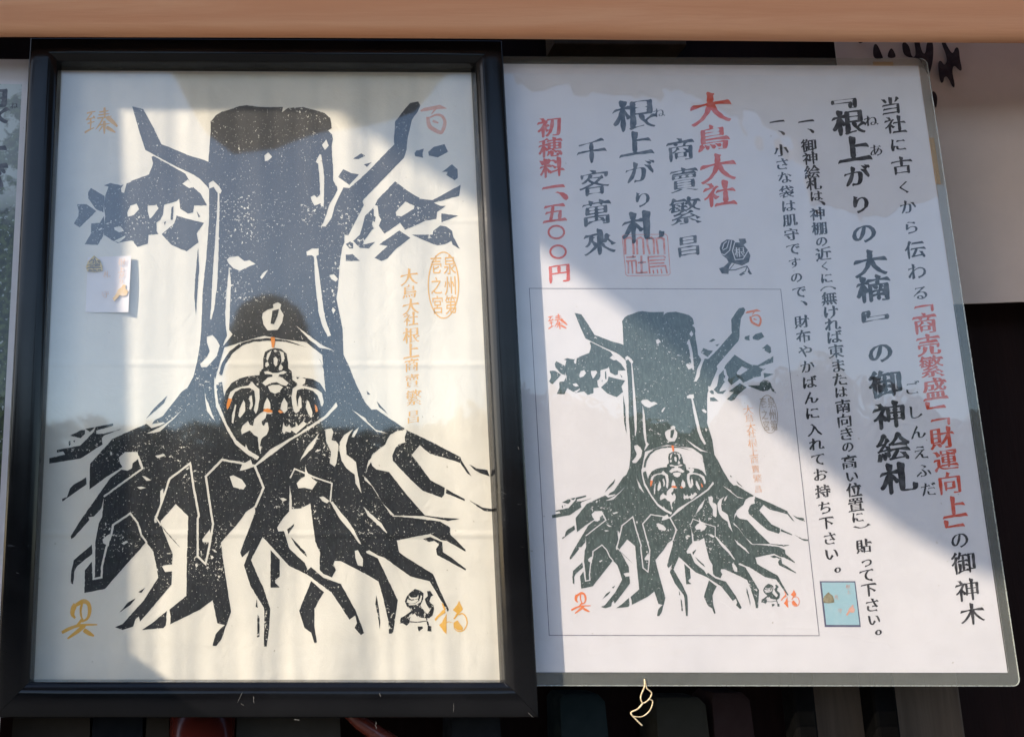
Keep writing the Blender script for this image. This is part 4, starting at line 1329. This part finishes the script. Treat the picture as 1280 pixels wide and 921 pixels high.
def blur_block(name, px0, px1, ytop, col, lab, cat, Y=.03, rough_=.5, dep=.03, taper=0.0):
    a, b_ = at(px0, 905, Y), at(px1, 905, Y)
    zt = at(px0, ytop, Y).z
    m = MB()
    # dull colour stands in for a blurred reflection: tapered body with soft edges
    w_, h_ = b_.x - a.x, zt - zs
    n = 5
    rings = []
    for i, (t, ins) in enumerate(((0, .003), (.04, 0), (.5, -.001), (.95, 0), (1, .003))):
        k = taper * t * w_
        x0, x1 = a.x + ins + k, b_.x - ins - k * .4
        rings += [[(x0, Y + ins, zs + h_ * t), (x1, Y + ins, zs + h_ * t), (x1, Y + dep - ins, zs + h_ * t), (x0, Y + dep - ins, zs + h_ * t)]]
    m.v = [p for r in rings for p in r]
    for i in range(4):
        for k in range(4):
            j = (k + 1) % 4
            m.f.append((i * 4 + k, i * 4 + j, (i + 1) * 4 + j, (i + 1) * 4 + k))
    m.f += [(3, 2, 1, 0), (16, 17, 18, 19)]
    mt = lacquer_mat("block_finish", tuple(c * .45 for c in col), .75, .2, .12)
    t_ = thing(name, lab, cat, ((a.x + b_.x) / 2, Y, zs))
    m.build("box_body", mt, t_, smooth=True, angle=35)


blur_block("reflection_block", 16, 112, 890, (.075, .062, .050), "dull brown stand-in for a blurred reflection under the frame's left end", "box")
blur_block("reflection_block", 116, 178, 890, (.012, .016, .024), "blue black stand-in for a blurred reflection under the frame beside the dull brown one", "box")
blur_block("reflection_block", 183, 211, 890, (.062, .052, .042), "narrow taupe stand-in for a blurred reflection under the frame, left of the red one", "box")
blur_block("reflection_block", 296, 425, 890, (.080, .076, .068), "wide grey stand-in for a blurred reflection under the frame, right of the red one", "box")
blur_block("reflection_block", 565, 625, 890, (.020, .024, .030), "slate dark stand-in for a blurred reflection under the frame's right end", "box")
blur_block("dim_reflection_block", 702, 758, 868, (.020, .034, .036), "dim teal stand-in for a reflection in the dark shelf under the notice, left of the cord", "box", .04)
blur_block("dim_reflection_block", 822, 884, 872, (.050, .046, .034), "dim olive stand-in for a reflection in the dark shelf under the notice, right of the cord", "box", .042)
blur_block("dim_reflection_block", 893, 940, 866, (.050, .026, .024), "dim red brown stand-in for a reflection in the dark shelf under the notice, left of the slats", "box", .045)
# red lacquer piece with bright rims
a, b_ = at(209, 905, .012), at(294, 905, .012)
rl = thing("lacquer_bowl", "glossy dark red lacquer bowl catching the light under the frame", "bowl", ((a.x + b_.x) / 2, .03, zs))
m = MB()
cxr, rr = (a.x + b_.x) / 2, (b_.x - a.x) / 2
zt = at(209, 890, .03).z
prof = [(rr * .45, 0), (rr * .48, .006), (rr * .75, .02), (rr * .94, (zt - zs) * .5), (rr * 1.0, zt - zs), (rr * .95, zt - zs), (rr * .88, (zt - zs) * .52), (rr * .6, .024), (0, .02)]
ns = 40
for i in range(ns):
    w_ = 2 * math.pi * i / ns
    for r_, z in prof:
        m.v.append((cxr + r_ * math.cos(w_), .03 + r_ * math.sin(w_) * .8, zs + z))
P = len(prof)
for i in range(ns):
    j = (i + 1) % ns
    for k in range(P - 1):
        m.f.append((i * P + k, j * P + k, j * P + k + 1, i * P + k + 1))
m.f.append(tuple(i * P for i in range(ns))[::-1])
m.build("bowl_body", lacquer_mat("red_lacquer", (.075, .012, .008), .12, .3), rl, smooth=True)
v = [at(438, 897, .02), at(452, 897, .02), at(500, 925, .02), at(478, 930, .02)]
sc_ = thing("red_lacquer_stick", "slanting red lacquered stick half hidden under the frame's lower edge", "stick", tuple(v[3]))
m = MB(); m.tube([at(425, 880, .02), at(450, 902, .018), at(492, 930, .014), at(520, 952, .01)], [.004, .0052, .0055, .005], 10)
m.build("stick_shaft", lacquer_mat("red_lacquer_stick", (.11, .022, .014), .25, .3), sc_, smooth=True)

# ------------------------------------------------------------------ unseen surroundings: trees, plus added screens shaping sunlight and reflections
def board_between(name, pxs, D, th, mat, lab, cat):
    """an added unseen board parallel to the wall, D metres out towards the sun; its outline is what its shadow shows"""
    off = SUNV * D
    p = [(q.x + off.x, q.z + off.z) for q in (at(x, y, 0) for x, y in pxs)]
    m = MB(); m.slab(p, off.y - th, off.y)
    o = m.build(name, mat)
    return tag(o, lab, cat)


slant_outline = [(250, -400), (250, 25), (395, 127), (520, 206), (640, 287), (760, 376), (880, 468), (1000, 566), (1100, 645), (1140, 674), (1165, 688), (1190, 694), (1215, 692), (1245, 682), (1300, 660), (1700, 480), (1700, -400)]  # added blocker, outlined so its shadow bounds the sun patch from above
board_between("slanted_sun_screen", slant_outline, 1.6, .02, M["brown"], "added unseen board left of the stall, its slanting lower edge shaped to cut the sunlight", "board")
side = [(-900, -900), (800, -900), (560, 116), (112, 116), (116, 300), (120, 790), (200, 845), (246, 880), (300, 915), (340, 960), (-900, 960)]  # added blocker keeping sun off the left rail and the beam
board_between("notched_sun_screen", side, .45, .012, M["darkwood"], "added unseen dark board left of the stall, its notched inner edge shaped to bound the sunlight", "board")

# added screen behind the photographer; its uneven edge shapes the mirrored dark patches
mirror_edge = [(-260, 72), (120, 72), (205, 76), (225, 110), (255, 165), (290, 190), (345, 186), (400, 168), (470, 156), (520, 140), (545, 105), (575, 76), (625, 78), (660, 108), (780, 112), (890, 130), (950, 150), (985, 200), (1020, 255), (1090, 272), (1150, 250), (1230, 240), (1400, 250), (3200, 250)]
def mirrored(px, py, Y):
    q = at(px, py, -Y)
    return (q.x, q.z)
pts = [mirrored(x, y, -1.5) for x, y in mirror_edge]
pts = pts + [(pts[-1][0], Z0 + 2.0), (pts[0][0], Z0 + 2.0)]
m = MB(); m.slab(pts, -1.515, -1.5)
ct_ = NT("reflection_screen"); ct_.set(ct_.mix(ct_.noise(30, 3, .6), (.15, .105, .075), (.20, .145, .105)), .9)
o = m.build("reflection_screen", ct_.m); tag(o, "added unseen screen behind the photographer, its lower edge cut to shape reflections in the glass", "curtain")

leaf = NT("evergreen_leaves")
leaf.set(leaf.mix(leaf.ramp(leaf.noise(2.2, 4, .6), .35, .7), (.022, .040, .016), (.075, .115, .040)), .6)
bark = wood_mat("bark", (.05, .04, .03), (.11, .09, .07), .05, .9, 'z', .02)


def stand_in_tree(x, y, h, r, n, lab):  # added leafy dome in place of the photographer's mirrored head
    t = thing("garden_tree", lab, "tree", (x, y, 0), "trees across the yard")
    m = MB(); m.tube([(x, y, 0), (x, y, h * .4), (x, y, h * .8)], [.16, .13, .05], 9)
    m.build("trunk", bark, t, smooth=True)
    m = MB(); rng = random.Random(11)
    for i in range(n):
        zz = rng.random()
        z = h * (.35 + .65 * zz)
        k = (h - z) / r
        rr = r * (math.sqrt(max(0, 1 - (1 - k) ** 2)) if k < 1 else 1 + .10 * (k - 1)) * (1 + .10 * noise.noise(Vector((zz * 7, i % 7, 0))))
        a_ = rng.uniform(0, 2 * math.pi); q = rng.random() ** .35
        p = Vector((x + rr * q * math.cos(a_), y + rr * q * math.sin(a_), z))
        u_ = Vector((rng.gauss(0, 1), rng.gauss(0, 1), rng.gauss(0, 1))).normalized()
        v_ = u_.orthogonal().normalized()
        s_ = .06 + .07 * rng.random()
        m.add([p - u_ * s_, p + v_ * s_ * .6, p + u_ * s_, p - v_ * s_ * .6], [(0, 1, 2, 3)])
    m.build("crown", leaf.m, t)


def tree(x, y, h, cr, n, lab):
    t = thing("garden_tree", lab, "tree", (x, y, 0), "trees across the yard")
    m = MB(); m.tube([(x, y, 0), (x + .1, y, h * .35), (x - .05, y + .1, h * .7)], [h * .035, h * .026, h * .012], 9)
    m.build("trunk", bark, t, smooth=True)
    m = MB()
    rng = random.Random(int(x * 13 + y * 7))
    cl_ = [(Vector((rng.gauss(0, .42) * cr, rng.gauss(0, .42) * cr, h * (.36 + .5 * rng.random()))), cr * (.28 + .25 * rng.random())) for _ in range(16)]
    cl_.append((Vector((0, 0, h * .86)), cr * .35))
    for i in range(n):
        c_, r_ = cl_[i % len(cl_)]
        d_ = Vector((rng.gauss(0, 1), rng.gauss(0, 1), rng.gauss(0, .8))).normalized()
        p = c_ + d_ * r_ * (rng.random() ** .4) + Vector((x, y, 0))
        u_ = Vector((rng.gauss(0, 1), rng.gauss(0, 1), rng.gauss(0, 1))).normalized()
        v_ = u_.orthogonal().normalized()
        s_ = cr * (.05 + .05 * rng.random())
        m.add([p - u_ * s_, p + v_ * s_ * .55, p + u_ * s_, p - v_ * s_ * .55], [(0, 1, 2, 3)])
    m.build("crown", leaf.m, t)


def hedge(x0, x1, y, h, d, n):  # added to block mirrored sky between the trees
    t = thing("added_hedge", "added long dark hedge across the yard, closing the sky gaps mirrored in the glass", "hedge", ((x0 + x1) / 2, y, 0))
    rng = random.Random(3)
    m = MB()
    for i in range(n):
        x = rng.uniform(x0, x1)
        top = h * (1 + .035 * noise.noise(Vector((x * .6, 0, 0))) + .03 * noise.noise(Vector((x * 2.2, 3, 0))))
        p = Vector((x, y + rng.uniform(-d, d), top * (1 - rng.random() ** 1.6 * .9)))
        u_ = Vector((rng.gauss(0, 1), rng.gauss(0, 1), rng.gauss(0, 1))).normalized()
        v_ = u_.orthogonal().normalized()
        s_ = .06 + .08 * rng.random()
        m.add([p - u_ * s_, p + v_ * s_ * .6, p + u_ * s_, p - v_ * s_ * .6], [(0, 1, 2, 3)])
    m.build("foliage", leaf.m, t)
    m = MB(); m.box((x0, y - d * .4, 0), (x1, y + d * .4, h * .88))  # solid core added to stop sky showing through the leaves
    m.build("core_blocker", bark, t)


hedge(-22, 26, -16.5, 3.7, .8, 40000)
TREES = [(-9.5, -19, 6.2, 2.6), (-6.0, -20, 4.6, 2.2), (-3.0, -21, 4.2, 2.2), (2.6, -22, 4.2, 2.2), (5.6, -20, 4.7, 2.3), (8.8, -21, 4.4, 2.4), (12.4, -20, 5.2, 2.6), (-13.5, -22, 5.4, 2.8), (16.5, -22, 4.8, 2.8)]
stand_in_tree(.70, -19, 6.75, .82, 14000, "dome crowned dark evergreen tree across the yard, mirrored over the printed face")
for i, (x, y, h, cr) in enumerate(TREES):
    tree(x, y, h, cr, 9000 if cr < 1.3 else 2600, "dark evergreen garden tree across the yard, mirrored in the glass")
